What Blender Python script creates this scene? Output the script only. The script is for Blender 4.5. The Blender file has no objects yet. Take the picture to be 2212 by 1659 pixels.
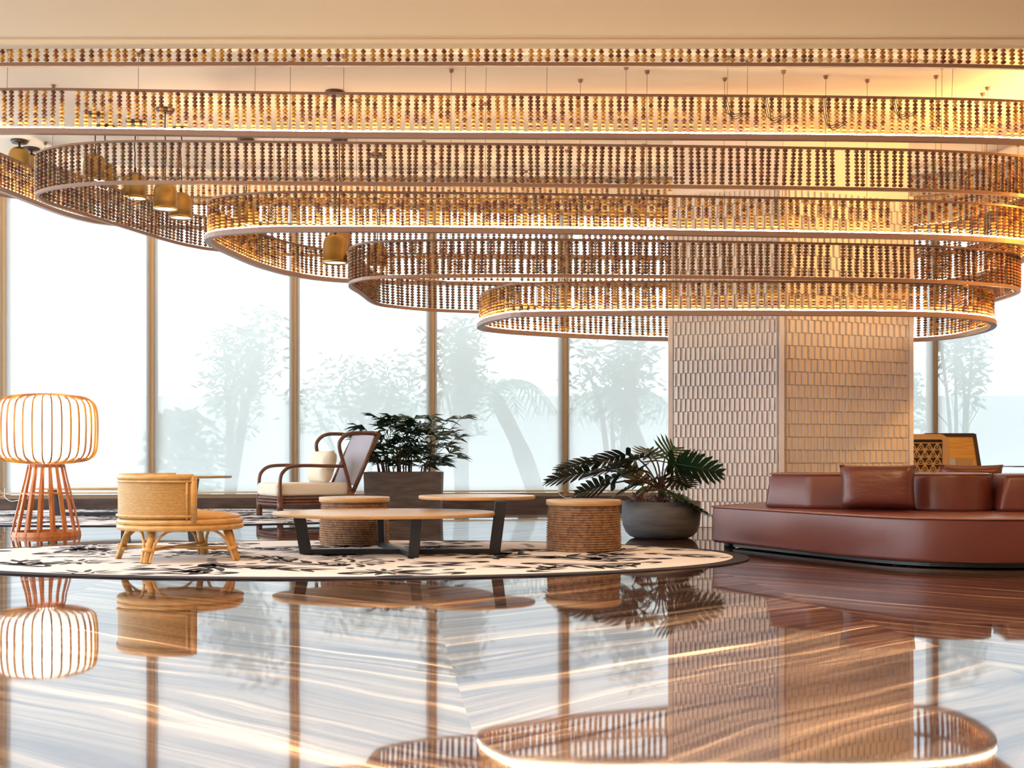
import bpy, bmesh, math, random
from mathutils import Vector, Matrix
R = math.radians
PI = math.pi
F = 2700.0
CH = 0.8
HZ = 990.0
random.seed(7)
sc = bpy.context.scene
COL = sc.collection

# ------------------------------------------------------------------ camera
cam = bpy.data.cameras.new('camera')
cam.sensor_width = 36
cam.lens = F / 2212 * 36
cam.shift_y = (HZ - 829.5) / 2212
cam.clip_end = 300
co = bpy.data.objects.new('camera', cam)
COL.objects.link(co)
co.location = (0, 0, CH)
co.rotation_euler = (R(90), 0, 0)
sc.camera = co

# ------------------------------------------------------------------ view, world, lights
vs = sc.view_settings
vs.view_transform = 'Standard'
vs.look = 'None'
vs.exposure = 0.0
vs.gamma = 1
vs.use_curve_mapping = False
cy = sc.cycles
cy.max_bounces = 7
cy.diffuse_bounces = 4
cy.glossy_bounces = 3
cy.transmission_bounces = 3
cy.transparent_max_bounces = 8
cy.caustics_reflective = False
cy.caustics_refractive = False
cy.sample_clamp_indirect = 4.0
cy.use_adaptive_sampling = True
cy.adaptive_threshold = 0.02

w = bpy.data.worlds.new('overcast_sky')
sc.world = w
w.use_nodes = True
bg = w.node_tree.nodes['Background']
bg.inputs[0].default_value = (0.87, 0.94, 1.0, 1)
bg.inputs[1].default_value = 6.7

WARM = (1.0, 0.58, 0.24)
def area(name, loc, rot, sx, sy, power, color=WARM, spread=180):
    l = bpy.data.lights.new(name, 'AREA')
    l.shape = 'RECTANGLE'; l.size = sx; l.size_y = sy
    l.energy = power; l.color = color; l.spread = R(spread)
    o = bpy.data.objects.new(name, l); COL.objects.link(o)
    o.location = loc; o.rotation_euler = rot
    return o
# unseen strips added between the rings to warm the ceiling; then the step light
area('ring_uplight', (0.5, 13.4, 4.05), (PI, 0, 0), 9.0, 0.3, 40, (1.0, 0.52, 0.22))
area('ring_uplight', (1.0, 15.6, 4.05), (PI, 0, 0), 9.0, 0.3, 24, (1.0, 0.52, 0.22))
area('ring_uplight', (5.2, 13.0, 4.05), (PI, 0, 0), 0.3, 2.5, 38, (1.0, 0.45, 0.12))
area('ceiling_step_light', (0.0, 17.6, 5.3), (R(115), 0, 0), 16.0, 0.2, 150, (1.0, 0.58, 0.24))
# ceiling downlights of the lobby
area('lobby_downlight', (-4.2, 7.6, 4.30), (0, 0, 0), 1.0, 1.0, 90, (1.0, 0.94, 0.86))
area('lobby_downlight', (3.5, 6.2, 4.30), (0, 0, 0), 1.0, 1.0, 85, (1.0, 0.68, 0.40))
area('lobby_downlight', (7.4, 8.6, 4.30), (0, 0, 0), 1.0, 1.0, 110, (1.0, 0.44, 0.11))
area('lobby_downlight', (0.0, 3.6, 4.30), (0, 0, 0), 2.5, 1.0, 300, (1.0, 0.90, 0.76), 110)  # wide panel added to brighten the front floor
area('lobby_uplight', (0.5, 5.5, 2.9), (PI, 0, 0), 9.0, 0.4, 480, (1.0, 0.58, 0.26))  # unseen upward light added to brighten the soffit
area('column_uplight', (6.3, 12.2, 3.55), (R(96), 0, R(45)), 0.5, 0.5, 105, (1.0, 0.42, 0.06), 130)

# ------------------------------------------------------------------ materials
def M(name, color, rough=0.5, metal=0.0, spec=0.5, coat=0.0, emit=None, estr=0.0, noise=None, bump=None, sheen=0.0):
    m = bpy.data.materials.new(name); m.use_nodes = True
    nt = m.node_tree; b = nt.nodes['Principled BSDF']
    b.inputs['Base Color'].default_value = (*color, 1)
    b.inputs['Roughness'].default_value = rough
    b.inputs['Metallic'].default_value = metal
    b.inputs['Specular IOR Level'].default_value = spec
    b.inputs['Coat Weight'].default_value = coat
    if sheen: b.inputs['Sheen Weight'].default_value = sheen
    if emit:
        b.inputs['Emission Color'].default_value = (*emit, 1)
        b.inputs['Emission Strength'].default_value = estr
    if noise:  # (color2, scale vector, detail)
        c2, scl, det = noise
        tc = nt.nodes.new('ShaderNodeTexCoord'); mp = nt.nodes.new('ShaderNodeMapping')
        mp.inputs['Scale'].default_value = scl
        n = nt.nodes.new('ShaderNodeTexNoise'); n.inputs['Scale'].default_value = 1.0
        n.inputs['Detail'].default_value = det
        cr = nt.nodes.new('ShaderNodeValToRGB')
        cr.color_ramp.elements[0].color = (*color, 1); cr.color_ramp.elements[0].position = 0.35
        cr.color_ramp.elements[1].color = (*c2, 1); cr.color_ramp.elements[1].position = 0.65
        nt.links.new(tc.outputs['Object'], mp.inputs[0]); nt.links.new(mp.outputs[0], n.inputs['Vector'])
        nt.links.new(n.outputs[0], cr.inputs[0]); nt.links.new(cr.outputs[0], b.inputs['Base Color'])
    if bump:  # (scale vector, strength, distance)
        scl, st, dist = bump
        tc = nt.nodes.new('ShaderNodeTexCoord'); mp = nt.nodes.new('ShaderNodeMapping')
        mp.inputs['Scale'].default_value = scl
        n = nt.nodes.new('ShaderNodeTexNoise'); n.inputs['Scale'].default_value = 1.0; n.inputs['Detail'].default_value = 3
        bp = nt.nodes.new('ShaderNodeBump'); bp.inputs['Strength'].default_value = st; bp.inputs['Distance'].default_value = dist
        nt.links.new(tc.outputs['Object'], mp.inputs[0]); nt.links.new(mp.outputs[0], n.inputs['Vector'])
        nt.links.new(n.outputs[0], bp.inputs['Height']); nt.links.new(bp.outputs[0], b.inputs['Normal'])
    return m

m_ceiling = M('ceiling_paint', (0.82, 0.74, 0.64), 0.8)
m_soffit = M('soffit_paint', (0.80, 0.68, 0.50), 0.8)
m_wall = M('wall_paint', (0.82, 0.74, 0.62), 0.8)
m_column = M('column_plaster', (0.82, 0.80, 0.80), 0.7, bump=((30, 30, 30), 0.15, 0.003))
m_stone = M('dark_stone', (0.07, 0.045, 0.04), 0.25, noise=((0.13, 0.09, 0.08), (2, 2, 9), 4))
m_frame = M('window_frame_tan', (0.42, 0.31, 0.21), 0.5)
m_mullion = M('mullion_bronze', (0.46, 0.31, 0.17), 0.4)
m_hem = M('blind_hem', (0.75, 0.62, 0.45), 0.6)
m_oak = M('light_oak', (0.74, 0.54, 0.34), 0.22, noise=((0.64, 0.44, 0.26), (3, 40, 40), 3))
m_oakrim = M('oak_edge', (0.50, 0.30, 0.13), 0.4, noise=((0.60, 0.38, 0.18), (6, 6, 60), 3))
m_black = M('black_steel', (0.010, 0.011, 0.016), 0.4)
m_bronze = M('bronze_rail', (0.28, 0.17, 0.12), 0.4, metal=0.3)
m_railpale = M('pale_rail', (0.36, 0.23, 0.18), 0.4)
m_led = M('led_strip', (1, 0.9, 0.75), 0.5, emit=(1.0, 0.80, 0.52), estr=72.0)
m_brass = M('aged_brass', (0.42, 0.25, 0.07), 0.3, metal=0.85)
m_lampglow = M('lamp_diffuser', (1, 0.95, 0.85), 0.5, emit=(1.0, 0.85, 0.62), estr=3.0)
m_shade = M('glowing_shade', (0.95, 0.93, 0.9), 0.5, emit=(1.0, 0.93, 0.82), estr=2.2)
m_cord = M('dark_cord', (0.03, 0.02, 0.018), 0.6)
m_wire = M('steel_wire', (0.30, 0.24, 0.19), 0.5)
m_lampwood = M('red_wood', (0.46, 0.13, 0.03), 0.35, noise=((0.66, 0.24, 0.06), (25, 25, 4), 3))
m_lamprib = M('lamp_rib_wood', (0.34, 0.10, 0.02), 0.4, noise=((0.85, 0.42, 0.03), (7, 7, 1.5), 2))  # dark-to-amber mottling puts the lamp's glow into the rib colour
m_rattan = M('honey_rattan', (0.55, 0.30, 0.09), 0.35, noise=((0.68, 0.42, 0.15), (12, 12, 30), 3))
m_dkrattan = M('dark_rattan', (0.10, 0.035, 0.02), 0.28, noise=((0.16, 0.06, 0.035), (12, 12, 12), 2))
m_cushion_o = M('ochre_cushion', (0.62, 0.33, 0.07), 0.8, sheen=0.3)
m_cushion_c = M('cream_cushion', (0.84, 0.77, 0.64), 0.85, sheen=0.2, bump=((5, 5, 14), 0.7, 0.02))
m_greyweave = M('grey_weave', (0.42, 0.41, 0.48), 0.7, bump=((60, 60, 160), 0.8, 0.006))
m_leather = M('oxblood_leather', (0.115, 0.030, 0.024), 0.32, spec=0.5, noise=((0.14, 0.038, 0.030), (2, 2, 2), 3), bump=((5, 5, 5), 0.25, 0.012))
m_leather_w = M('creased_leather', (0.115, 0.030, 0.024), 0.33, spec=0.5, bump=((5, 5, 12), 0.45, 0.02))
m_piping = M('leather_piping', (0.26, 0.10, 0.08), 0.25)  # paler than the leather: the bright edge highlight is in its colour
m_concrete = M('dark_concrete', (0.075, 0.08, 0.092), 0.6, noise=((0.12, 0.125, 0.14), (3, 3, 18), 4), bump=((5, 5, 30), 0.35, 0.01))
m_concrete2 = M('brown_concrete', (0.10, 0.08, 0.075), 0.65, noise=((0.18, 0.145, 0.135), (3, 3, 14), 5), bump=((4, 4, 20), 0.4, 0.012))
m_soil = M('soil_gravel', (0.30, 0.24, 0.15), 0.9)
m_leaf = M('dark_leaf', (0.018, 0.05, 0.022), 0.35, spec=0.4)
m_leaf2 = M('palm_leaf', (0.02, 0.045, 0.02), 0.4, spec=0.35)
m_stem = M('plant_stem', (0.09, 0.05, 0.04), 0.6)
m_brom = M('bromeliad_leaf', (0.20, 0.10, 0.11), 0.4, noise=((0.42, 0.28, 0.29), (9, 9, 9), 2))
m_rug = M('rug_pile', (0.80, 0.81, 0.87), 0.95, bump=((120, 120, 120), 0.4, 0.004))
m_rugink = M('rug_ink', (0.022, 0.022, 0.035), 0.95)
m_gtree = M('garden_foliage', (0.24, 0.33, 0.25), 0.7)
m_gtrunk = M('garden_bark', (0.17, 0.15, 0.13), 0.8)
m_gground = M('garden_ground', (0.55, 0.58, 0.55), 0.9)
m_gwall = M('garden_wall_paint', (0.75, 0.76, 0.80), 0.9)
m_tanwood = M('tan_wood', (0.55, 0.38, 0.20), 0.45)
m_orangewood = M('orange_veneer', (0.62, 0.32, 0.06), 0.35, noise=((0.72, 0.42, 0.10), (3, 3, 40), 3))
m_dkwood = M('dark_wood', (0.045, 0.025, 0.02), 0.35)
m_white = M('white_plastic', (0.85, 0.84, 0.82), 0.4)

def weave_material():
    m = M('woven_rattan', (0.60, 0.36, 0.12), 0.5)
    nt = m.node_tree; b = nt.nodes['Principled BSDF']
    tc = nt.nodes.new('ShaderNodeTexCoord')
    mp = nt.nodes.new('ShaderNodeMapping'); mp.inputs['Scale'].default_value = (1, 1, 1)
    br = nt.nodes.new('ShaderNodeTexBrick')
    br.inputs['Scale'].default_value = 1.0
    br.inputs['Color1'].default_value = (0.78, 0.50, 0.17, 1)
    br.inputs['Color2'].default_value = (0.60, 0.35, 0.10, 1)
    br.inputs['Mortar'].default_value = (0.30, 0.15, 0.04, 1)
    br.inputs['Mortar Size'].default_value = 0.0016
    br.inputs['Brick Width'].default_value = 0.022
    br.inputs['Row Height'].default_value = 0.008
    nt.links.new(tc.outputs['UV'], mp.inputs[0]); nt.links.new(mp.outputs[0], br.inputs['Vector'])
    nt.links.new(br.outputs['Color'], b.inputs['Base Color'])
    bp = nt.nodes.new('ShaderNodeBump'); bp.inputs['Strength'].default_value = 0.8; bp.inputs['Distance'].default_value = 0.004
    bp.invert = True
    nt.links.new(br.outputs['Fac'], bp.inputs['Height']); nt.links.new(bp.outputs[0], b.inputs['Normal'])
    return m
m_weave = weave_material()

def rope_material():
    m = M('coiled_rope', (0.30, 0.15, 0.07), 0.75)
    nt = m.node_tree; b = nt.nodes['Principled BSDF']
    tc = nt.nodes.new('ShaderNodeTexCoord'); n = nt.nodes.new('ShaderNodeTexNoise')
    n.inputs['Scale'].default_value = 26; n.inputs['Detail'].default_value = 3
    cr = nt.nodes.new('ShaderNodeValToRGB')
    cr.color_ramp.elements[0].color = (0.17, 0.085, 0.05, 1); cr.color_ramp.elements[0].position = 0.3
    cr.color_ramp.elements[1].color = (0.38, 0.23, 0.13, 1); cr.color_ramp.elements[1].position = 0.7
    nt.links.new(tc.outputs['Object'], n.inputs['Vector']); nt.links.new(n.outputs[0], cr.inputs[0])
    nt.links.new(cr.outputs[0], b.inputs['Base Color'])
    return m
m_rope = rope_material()

def bead_material():
    m = M('painted_bead', (0.3, 0.14, 0.04), 0.32)
    nt = m.node_tree; b = nt.nodes['Principled BSDF']
    a = nt.nodes.new('ShaderNodeAttribute'); a.attribute_name = 'bead'
    nt.links.new(a.outputs['Color'], b.inputs['Base Color'])
    return m
m_bead = bead_material()

def blind_material():
    m = bpy.data.materials.new('sheer_blind'); m.use_nodes = True
    nt = m.node_tree; nt.nodes.clear()
    o = nt.nodes.new('ShaderNodeOutputMaterial')
    t = nt.nodes.new('ShaderNodeBsdfTransparent')
    tl = nt.nodes.new('ShaderNodeBsdfTranslucent'); tl.inputs[0].default_value = (0.62, 0.63, 0.64, 1)
    df = nt.nodes.new('ShaderNodeBsdfDiffuse'); df.inputs[0].default_value = (0.8, 0.8, 0.8, 1)
    m1 = nt.nodes.new('ShaderNodeMixShader'); m1.inputs[0].default_value = 0.25
    m2 = nt.nodes.new('ShaderNodeMixShader'); m2.inputs[0].default_value = 0.11
    nt.links.new(tl.outputs[0], m1.inputs[1]); nt.links.new(df.outputs[0], m1.inputs[2])
    nt.links.new(m1.outputs[0], m2.inputs[1]); nt.links.new(t.outputs[0], m2.inputs[2])
    nt.links.new(m2.outputs[0], o.inputs[0])
    return m
m_blind = blind_material()

def glass_material():
    m = bpy.data.materials.new('window_glass'); m.use_nodes = True
    nt = m.node_tree; nt.nodes.clear()
    o = nt.nodes.new('ShaderNodeOutputMaterial')
    t = nt.nodes.new('ShaderNodeBsdfTransparent'); t.inputs[0].default_value = (0.93, 0.96, 0.95, 1)
    g = nt.nodes.new('ShaderNodeBsdfGlossy'); g.inputs['Roughness'].default_value = 0.02
    fr = nt.nodes.new('ShaderNodeFresnel'); fr.inputs[0].default_value = 1.45
    mx = nt.nodes.new('ShaderNodeMixShader')
    nt.links.new(fr.outputs[0], mx.inputs[0]); nt.links.new(t.outputs[0], mx.inputs[1]); nt.links.new(g.outputs[0], mx.inputs[2])
    nt.links.new(mx.outputs[0], o.inputs[0])
    return m
m_glass = glass_material()

def floor_material():
    m = bpy.data.materials.new('polished_veined_marble'); m.use_nodes = True
    nt = m.node_tree; nt.nodes.clear(); N = nt.nodes.new; L = nt.links.new
    o = N('ShaderNodeOutputMaterial')
    tc = N('ShaderNodeTexCoord'); sp = N('ShaderNodeSeparateXYZ'); L(tc.outputs['Object'], sp.inputs[0])
    def math_(op, a, b=None, c=None):
        n = N('ShaderNodeMath'); n.operation = op
        for i, v in enumerate((a, b, c)):
            if v is None: continue
            if isinstance(v, (int, float)): n.inputs[i].default_value = v
            else: L(v, n.inputs[i])
        return n.outputs[0]
    # chevron laid slabs: the grain slopes one way in one course and the other way in the next
    xr = math_('ADD', sp.outputs[0], math_('MULTIPLY', sp.outputs[1], 0.10))
    wob = N('ShaderNodeTexNoise'); wob.inputs['Scale'].default_value = 0.5; L(tc.outputs['Object'], wob.inputs['Vector'])
    tri = math_('ADD', math_('PINGPONG', math_('ADD', xr, 10.25), 2.1), math_('MULTIPLY', wob.outputs[0], 0.7))
    v = math_('ADD', sp.outputs[1], math_('MULTIPLY', tri, 0.85))
    course = math_('FLOOR', math_('DIVIDE', math_('ADD', xr, 10.25), 2.1))
    slab = math_('FLOOR', math_('DIVIDE', v, 0.62))
    off = math_('ADD', math_('MULTIPLY', slab, 3.71), math_('MULTIPLY', course, 7.3))
    cb = N('ShaderNodeCombineXYZ')
    L(math_('ADD', math_('MULTIPLY', xr, 0.45), off), cb.inputs[0])
    L(math_('MULTIPLY', v, 5.6), cb.inputs[1])
    L(off, cb.inputs[2])
    n1 = N('ShaderNodeTexNoise'); n1.inputs['Scale'].default_value = 1.0; n1.inputs['Detail'].default_value = 6
    n1.inputs['Roughness'].default_value = 0.58; n1.inputs['Distortion'].default_value = 1.1
    L(cb.outputs[0], n1.inputs['Vector'])
    cr = N('ShaderNodeValToRGB'); e = cr.color_ramp.elements
    e[0].position = 0.30; e[0].color = (0.020, 0.012, 0.012, 1)
    e[1].position = 0.72; e[1].color = (0.80, 0.58, 0.38, 1)
    for p, c in ((0.46, (0.050, 0.030, 0.027, 1)), (0.58, (0.11, 0.07, 0.056, 1)), (0.66, (0.30, 0.19, 0.12, 1))):
        x = e.new(p); x.color = c
    L(n1.outputs[0], cr.inputs[0])
    # very slight unevenness of the polish
    n2 = N('ShaderNodeTexNoise'); n2.inputs['Scale'].default_value = 1.3; n2.inputs['Detail'].default_value = 1
    L(tc.outputs['Object'], n2.inputs['Vector'])
    bp = N('ShaderNodeBump'); bp.inputs['Strength'].default_value = 0.25; bp.inputs['Distance'].default_value = 0.004
    L(n2.outputs[0], bp.inputs['Height'])
    d = N('ShaderNodeBsdfDiffuse'); L(cr.outputs[0], d.inputs[0])
    g = N('ShaderNodeBsdfGlossy'); g.inputs['Roughness'].default_value = 0.03
    cg = N('ShaderNodeValToRGB'); eg = cg.color_ramp.elements   # the softer veins take a duller polish
    eg[0].position = 0.36; eg[0].color = (0.72, 0.74, 0.80, 1); eg[1].position = 0.62; eg[1].color = (1, 0.98, 0.95, 1)
    L(n1.outputs[0], cg.inputs[0]); L(cg.outputs[0], g.inputs[0]); L(bp.outputs[0], g.inputs['Normal'])
    fr = N('ShaderNodeFresnel'); fr.inputs[0].default_value = 1.6; L(bp.outputs[0], fr.inputs['Normal'])
    fac = math_('MULTIPLY_ADD', fr.outputs[0], 0.60, 0.27)
    mx = N('ShaderNodeMixShader'); L(fac, mx.inputs[0]); L(d.outputs[0], mx.inputs[1]); L(g.outputs[0], mx.inputs[2])
    L(mx.outputs[0], o.inputs[0])
    return m
m_floor = floor_material()

# ------------------------------------------------------------------ mesh helpers
class MB:
    def __init__(s): s.v = []; s.f = []; s.sm = []; s.uv = None
    def add(s, vs_, fs, smooth=False):
        b = len(s.v); s.v += [tuple(p) for p in vs_]
        for f in fs: s.f.append(tuple(i + b for i in f)); s.sm.append(smooth)
        return s
    def box(s, a, b):
        x0, y0, z0 = a; x1, y1, z1 = b
        s.add([(x0,y0,z0),(x1,y0,z0),(x1,y1,z0),(x0,y1,z0),(x0,y0,z1),(x1,y0,z1),(x1,y1,z1),(x0,y1,z1)],
              [(3,2,1,0),(4,5,6,7),(0,1,5,4),(1,2,6,5),(2,3,7,6),(3,0,4,7)])
        return s
    def bar(s, p, q, wx, wy, up=(0,0,1)):   # rectangular bar from p to q
        p = Vector(p); q = Vector(q); d = (q - p).normalized()
        u = Vector(up)
        if abs(d.dot(u)) > 0.97: u = Vector((1,0,0))
        a = d.cross(u).normalized() * wx / 2; b = a.cross(d).normalized() * wy / 2
        s.add([p-a-b, p+a-b, p+a+b, p-a+b, q-a-b, q+a-b, q+a+b, q-a+b],
              [(3,2,1,0),(4,5,6,7),(0,1,5,4),(1,2,6,5),(2,3,7,6),(3,0,4,7)])
        return s
    def tube(s, pts, r, n=8, closed=False, caps=True, smooth=True):
        pts = [Vector(p) for p in pts]; m = len(pts)
        rr = r if isinstance(r, (list, tuple)) else [r] * m
        base = len(s.v); prev = None
        for i, p in enumerate(pts):
            if closed: t = pts[(i+1) % m] - pts[i-1]
            else: t = pts[min(i+1, m-1)] - pts[max(i-1, 0)]
            t.normalize()
            if prev is None:
                u = Vector((0,0,1)) if abs(t.z) < 0.9 else Vector((1,0,0))
                a = t.cross(u).normalized()
            else:
                a = (prev - t * prev.dot(t)).normalized()
            prev = a; b = t.cross(a)
            for k in range(n):
                an = 2*PI*k/n
                s.v.append(tuple(p + (a*math.cos(an) + b*math.sin(an)) * rr[i]))
        for i in range(m if closed else m-1):
            j = (i+1) % m
            for k in range(n):
                l = (k+1) % n
                s.f.append((base+i*n+k, base+i*n+l, base+j*n+l, base+j*n+k)); s.sm.append(smooth)
        if caps and not closed:
            s.f.append(tuple(base+k for k in range(n))[::-1]); s.sm.append(False)
            s.f.append(tuple(base+(m-1)*n+k for k in range(n))); s.sm.append(False)
        return s
    def lathe(s, prof, n=32, c=(0,0), smooth=True, a0=0, a1=2*PI):
        full = abs(a1-a0-2*PI) < 1e-6; base = len(s.v); cols = n if full else n+1
        for r, z in prof:
            for k in range(cols):
                an = a0 + (a1-a0)*k/n
                s.v.append((c[0]+r*math.cos(an), c[1]+r*math.sin(an), z))
        for i in range(len(prof)-1):
            for k in range(n):
                l = (k+1) % cols
                s.f.append((base+i*cols+k, base+i*cols+l, base+(i+1)*cols+l, base+(i+1)*cols+k)); s.sm.append(smooth)
        return s
    def prism(s, out, z0, z1, top=None, smooth_side=False):
        n = len(out); top = top or out
        vs_ = [(x, y, z0) for x, y in out] + [(x, y, z1) for x, y in top]
        s.add(vs_, [tuple(range(n))[::-1], tuple(range(n, 2*n))])
        b = len(s.v) - 2*n
        for i in range(n):
            j = (i+1) % n
            s.f.append((b+i, b+j, b+n+j, b+n+i)); s.sm.append(smooth_side)
        return s
    def build(s, name, mat, parent=None, mods=None, kind=None):
        me = bpy.data.meshes.new(name)
        me.from_pydata(s.v, [], s.f); me.update()
        me.polygons.foreach_set('use_smooth', s.sm)
        me.materials.append(mat)
        o = bpy.data.objects.new(name, me); COL.objects.link(o)
        if parent: o.parent = parent
        if kind: o['kind'] = kind
        return o

def tag(o, label=None, cat=None, group=None, kind=None):
    if label: o['label'] = label
    if cat: o['category'] = cat
    if group: o['group'] = group
    if kind: o['kind'] = kind
    return o
def thing(name, loc, label, cat, group=None, rz=0, scale=1):
    o = bpy.data.objects.new(name, None); COL.objects.link(o)
    o.location = loc; o.rotation_euler = (0, 0, rz); o.scale = (scale,)*3
    o.empty_display_size = 0.1
    return tag(o, label, cat, group)
def bevel(o, wdt, seg=2, ang=40):
    b = o.modifiers.new('bevel', 'BEVEL'); b.width = wdt; b.segments = seg
    b.limit_method = 'ANGLE'; b.angle_limit = R(ang); b.harden_normals = False
    return o
def copy_tree(o, parent=None):
    c = o.copy(); COL.objects.link(c)
    if parent is not None: c.parent = parent
    for ch in list(o.children): copy_tree(ch, c)
    return c
def floor_pt(x, y):     # ground point seen at photo pixel x, y
    d = F * CH / (y - HZ); return ((x-1106)/F*d, d)
def PX(x, d): return (x-1106)/F*d
def PZ(y, d): return CH + (HZ-y)/F*d
def smooth_path(pts, n=8, closed=False):   # Catmull-Rom
    P = [Vector(p) for p in pts]; m = len(P); out = []
    rng = range(m if closed else m-1)
    for i in rng:
        p0 = P[i-1] if (closed or i > 0) else P[0]*2-P[1]
        p1 = P[i]; p2 = P[(i+1) % m]
        p3 = P[(i+2) % m] if (closed or i+2 < m) else P[-1]*2-P[-2]
        for k in range(n):
            t = k/n
            out.append(0.5*((2*p1)+(-p0+p2)*t+(2*p0-5*p1+4*p2-p3)*t*t+(-p0+3*p1-3*p2+p3)*t**3))
    if not closed: out.append(P[-1])
    return out

# ------------------------------------------------------------------ the room
XL, XR, YB = -10.6, 11.2, -3.0
D0, SL = 21.2, 0.1755
def wy(x): return D0 + SL*x
MX = [0.902 + 2.24*k for k in range(-5, 5)]     # mullion positions along the window wall
HC, HS, HW = 4.6, 4.35, 5.9
DS, DE = 10.73, 17.3
ST = lambda o: tag(o, kind='structure')
fl = MB().add([(XL,YB,0),(XR,YB,0),(XR,wy(XR)+.2,0),(XL,wy(XL)+.2,0),(XL,YB,-.1),(XR,YB,-.1),(XR,wy(XR)+.2,-.1),(XL,wy(XL)+.2,-.1)],
              [(0,1,2,3),(7,6,5,4),(0,4,5,1),(1,5,6,2),(2,6,7,3),(3,7,4,0)]).build('floor', m_floor); ST(fl)
ST(MB().box((XL, DS, HC), (XR, DE, HC+1.3)).build('ceiling', m_ceiling))
ST(MB().add([(XL,DE,HW),(XR,DE,HW),(XR,wy(XR)+.3,HW),(XL,wy(XL)+.3,HW),(XL,DE,HW+.1),(XR,DE,HW+.1),(XR,wy(XR)+.3,HW+.1),(XL,wy(XL)+.3,HW+.1)],
            [(3,2,1,0),(4,5,6,7),(0,1,5,4),(1,2,6,5),(2,3,7,6),(3,0,4,7)]).build('ceiling', m_ceiling))
sof = ST(MB().box((XL, YB, HS), (XR, DS-.14, HC+1.3)).build('ceiling', m_soffit))
ST(MB().box((XL, DS-.14, HS-.035), (XR, DS, HC+1.3)).build('trim_1', m_soffit))
ST(MB().box((XR, YB, 0), (XR+.2, wy(XR)+.3, HW)).build('wall_right', m_wall))
wb = MB().box((XL-.2, YB-.2, 0), (XR+.2, YB, HW))
ST(wb.build('wall_back', m_wall))
# left wall: piers between tall glazed openings
lw = MB(); yy = YB; PIT = 3.0
while yy < wy(XL):
    lw.box((XL-.2, yy, 0), (XL, min(yy+.35, wy(XL)+.2), HW)); yy += PIT
lw.box((XL-.2, YB, HS-.15), (XL, wy(XL)+.2, HW)); lw.box((XL-.2, YB, 0), (XL, wy(XL)+.2, .25))
ST(lw.build('wall_left', m_wall))
# window wall frames
U = Vector((1, SL, 0)).normalized(); Nn = Vector((-SL, 1, 0)).normalized()
def wq(x, off, z):   # point on the window wall, off metres behind the inner face
    return (x + Nn.x*off, wy(x) + Nn.y*off, z)
def wbox(mb, x0, x1, o0, o1, z0, z1):
    v = [wq(x0,o0,z0), wq(x1,o0,z0), wq(x1,o1,z0), wq(x0,o1,z0), wq(x0,o0,z1), wq(x1,o0,z1), wq(x1,o1,z1), wq(x0,o1,z1)]
    return mb.add(v, [(3,2,1,0),(4,5,6,7),(0,1,5,4),(1,2,6,5),(2,3,7,6),(3,0,4,7)])
ST(wbox(MB(), XL, XR, 0, .25, 5.05, HW).build('wall_front', m_wall))
ST(wbox(MB(), XL, XR, -.10, .25, 0, .155).build('baseboard_front', m_stone))
for i in range(len(MX)-1):
    x0, x1 = MX[i], MX[i+1]
    wn = ST(bpy.data.objects.new('window_%d' % (i+1), None)); COL.objects.link(wn)
    wn.location = wq((x0+x1)/2, 0.1, .155)
    inv = Matrix.Translation(-Vector(wn.location))
    def put(mb, nm, mt):
        o = mb.build(nm, mt, wn); o.data.transform(inv); return o
    put(wbox(MB(), x0-.035, x0+.035, .0, .2, .155, 5.05), 'mullion', m_mullion)
    fr = MB(); wbox(fr, x0+.035, x1-.035, .02, .18, .155, .215); wbox(fr, x0+.035, x1-.035, .02, .18, 4.99, 5.05)
    wbox(fr, x0+.035, x0+.085, .04, .16, .215, 4.99); wbox(fr, x1-.085, x1-.035, .04, .16, .215, 4.99)
    put(fr, 'frame', m_frame)
    put(wbox(MB(), x0+.085, x1-.085, .10, .11, .215, 4.99), 'pane', m_glass)
lastm = ST(wbox(MB(), MX[-1]-.035, MX[-1]+.035, 0, .2, .155, 5.05).build('trim_2', m_mullion))
blab = ['sheer roller blind at the far left edge behind the slatted floor lamp', 'sheer roller blind between floor lamp and rattan chair',
        'sheer roller blind behind the tall table left of the dark armchair', 'sheer roller blind above the dark armchair with a cream pillow',
        'sheer roller blind right of the square planter, palm trunk behind', 'sheer roller blind left of the tiled column',
        'sheer roller blind mostly hidden behind the tiled column', 'sheer roller blind just right of the tiled column',
        'sheer roller blind at the far right above the red sofa']
for i in range(len(MX)-1):
    x0, x1 = MX[i]+.045, MX[i+1]-.03
    t = thing('roller_blind', wq((x0+x1)/2, -.03, 0), blab[i], 'blind', 'sheer blinds along the window wall')
    inv = Matrix.Translation(-Vector(t.location))
    b = MB()
    b.add([wq(x0,-.03,.25), wq(x1,-.03,.25), wq(x1,-.03,4.95), wq(x0,-.03,4.95)], [(0,1,2,3)])
    o = b.build('screen_fabric', m_blind, t); o.data.transform(inv)
    o = wbox(MB(), x0, x1, -.04, -.015, .225, .26).build('hem_bar', m_hem, t); o.data.transform(inv)
    o = MB().tube([wq(x0,-.03,4.98), wq(x1,-.03,4.98)], .035, 10).build('roller', m_frame, t); o.data.transform(inv)

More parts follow.
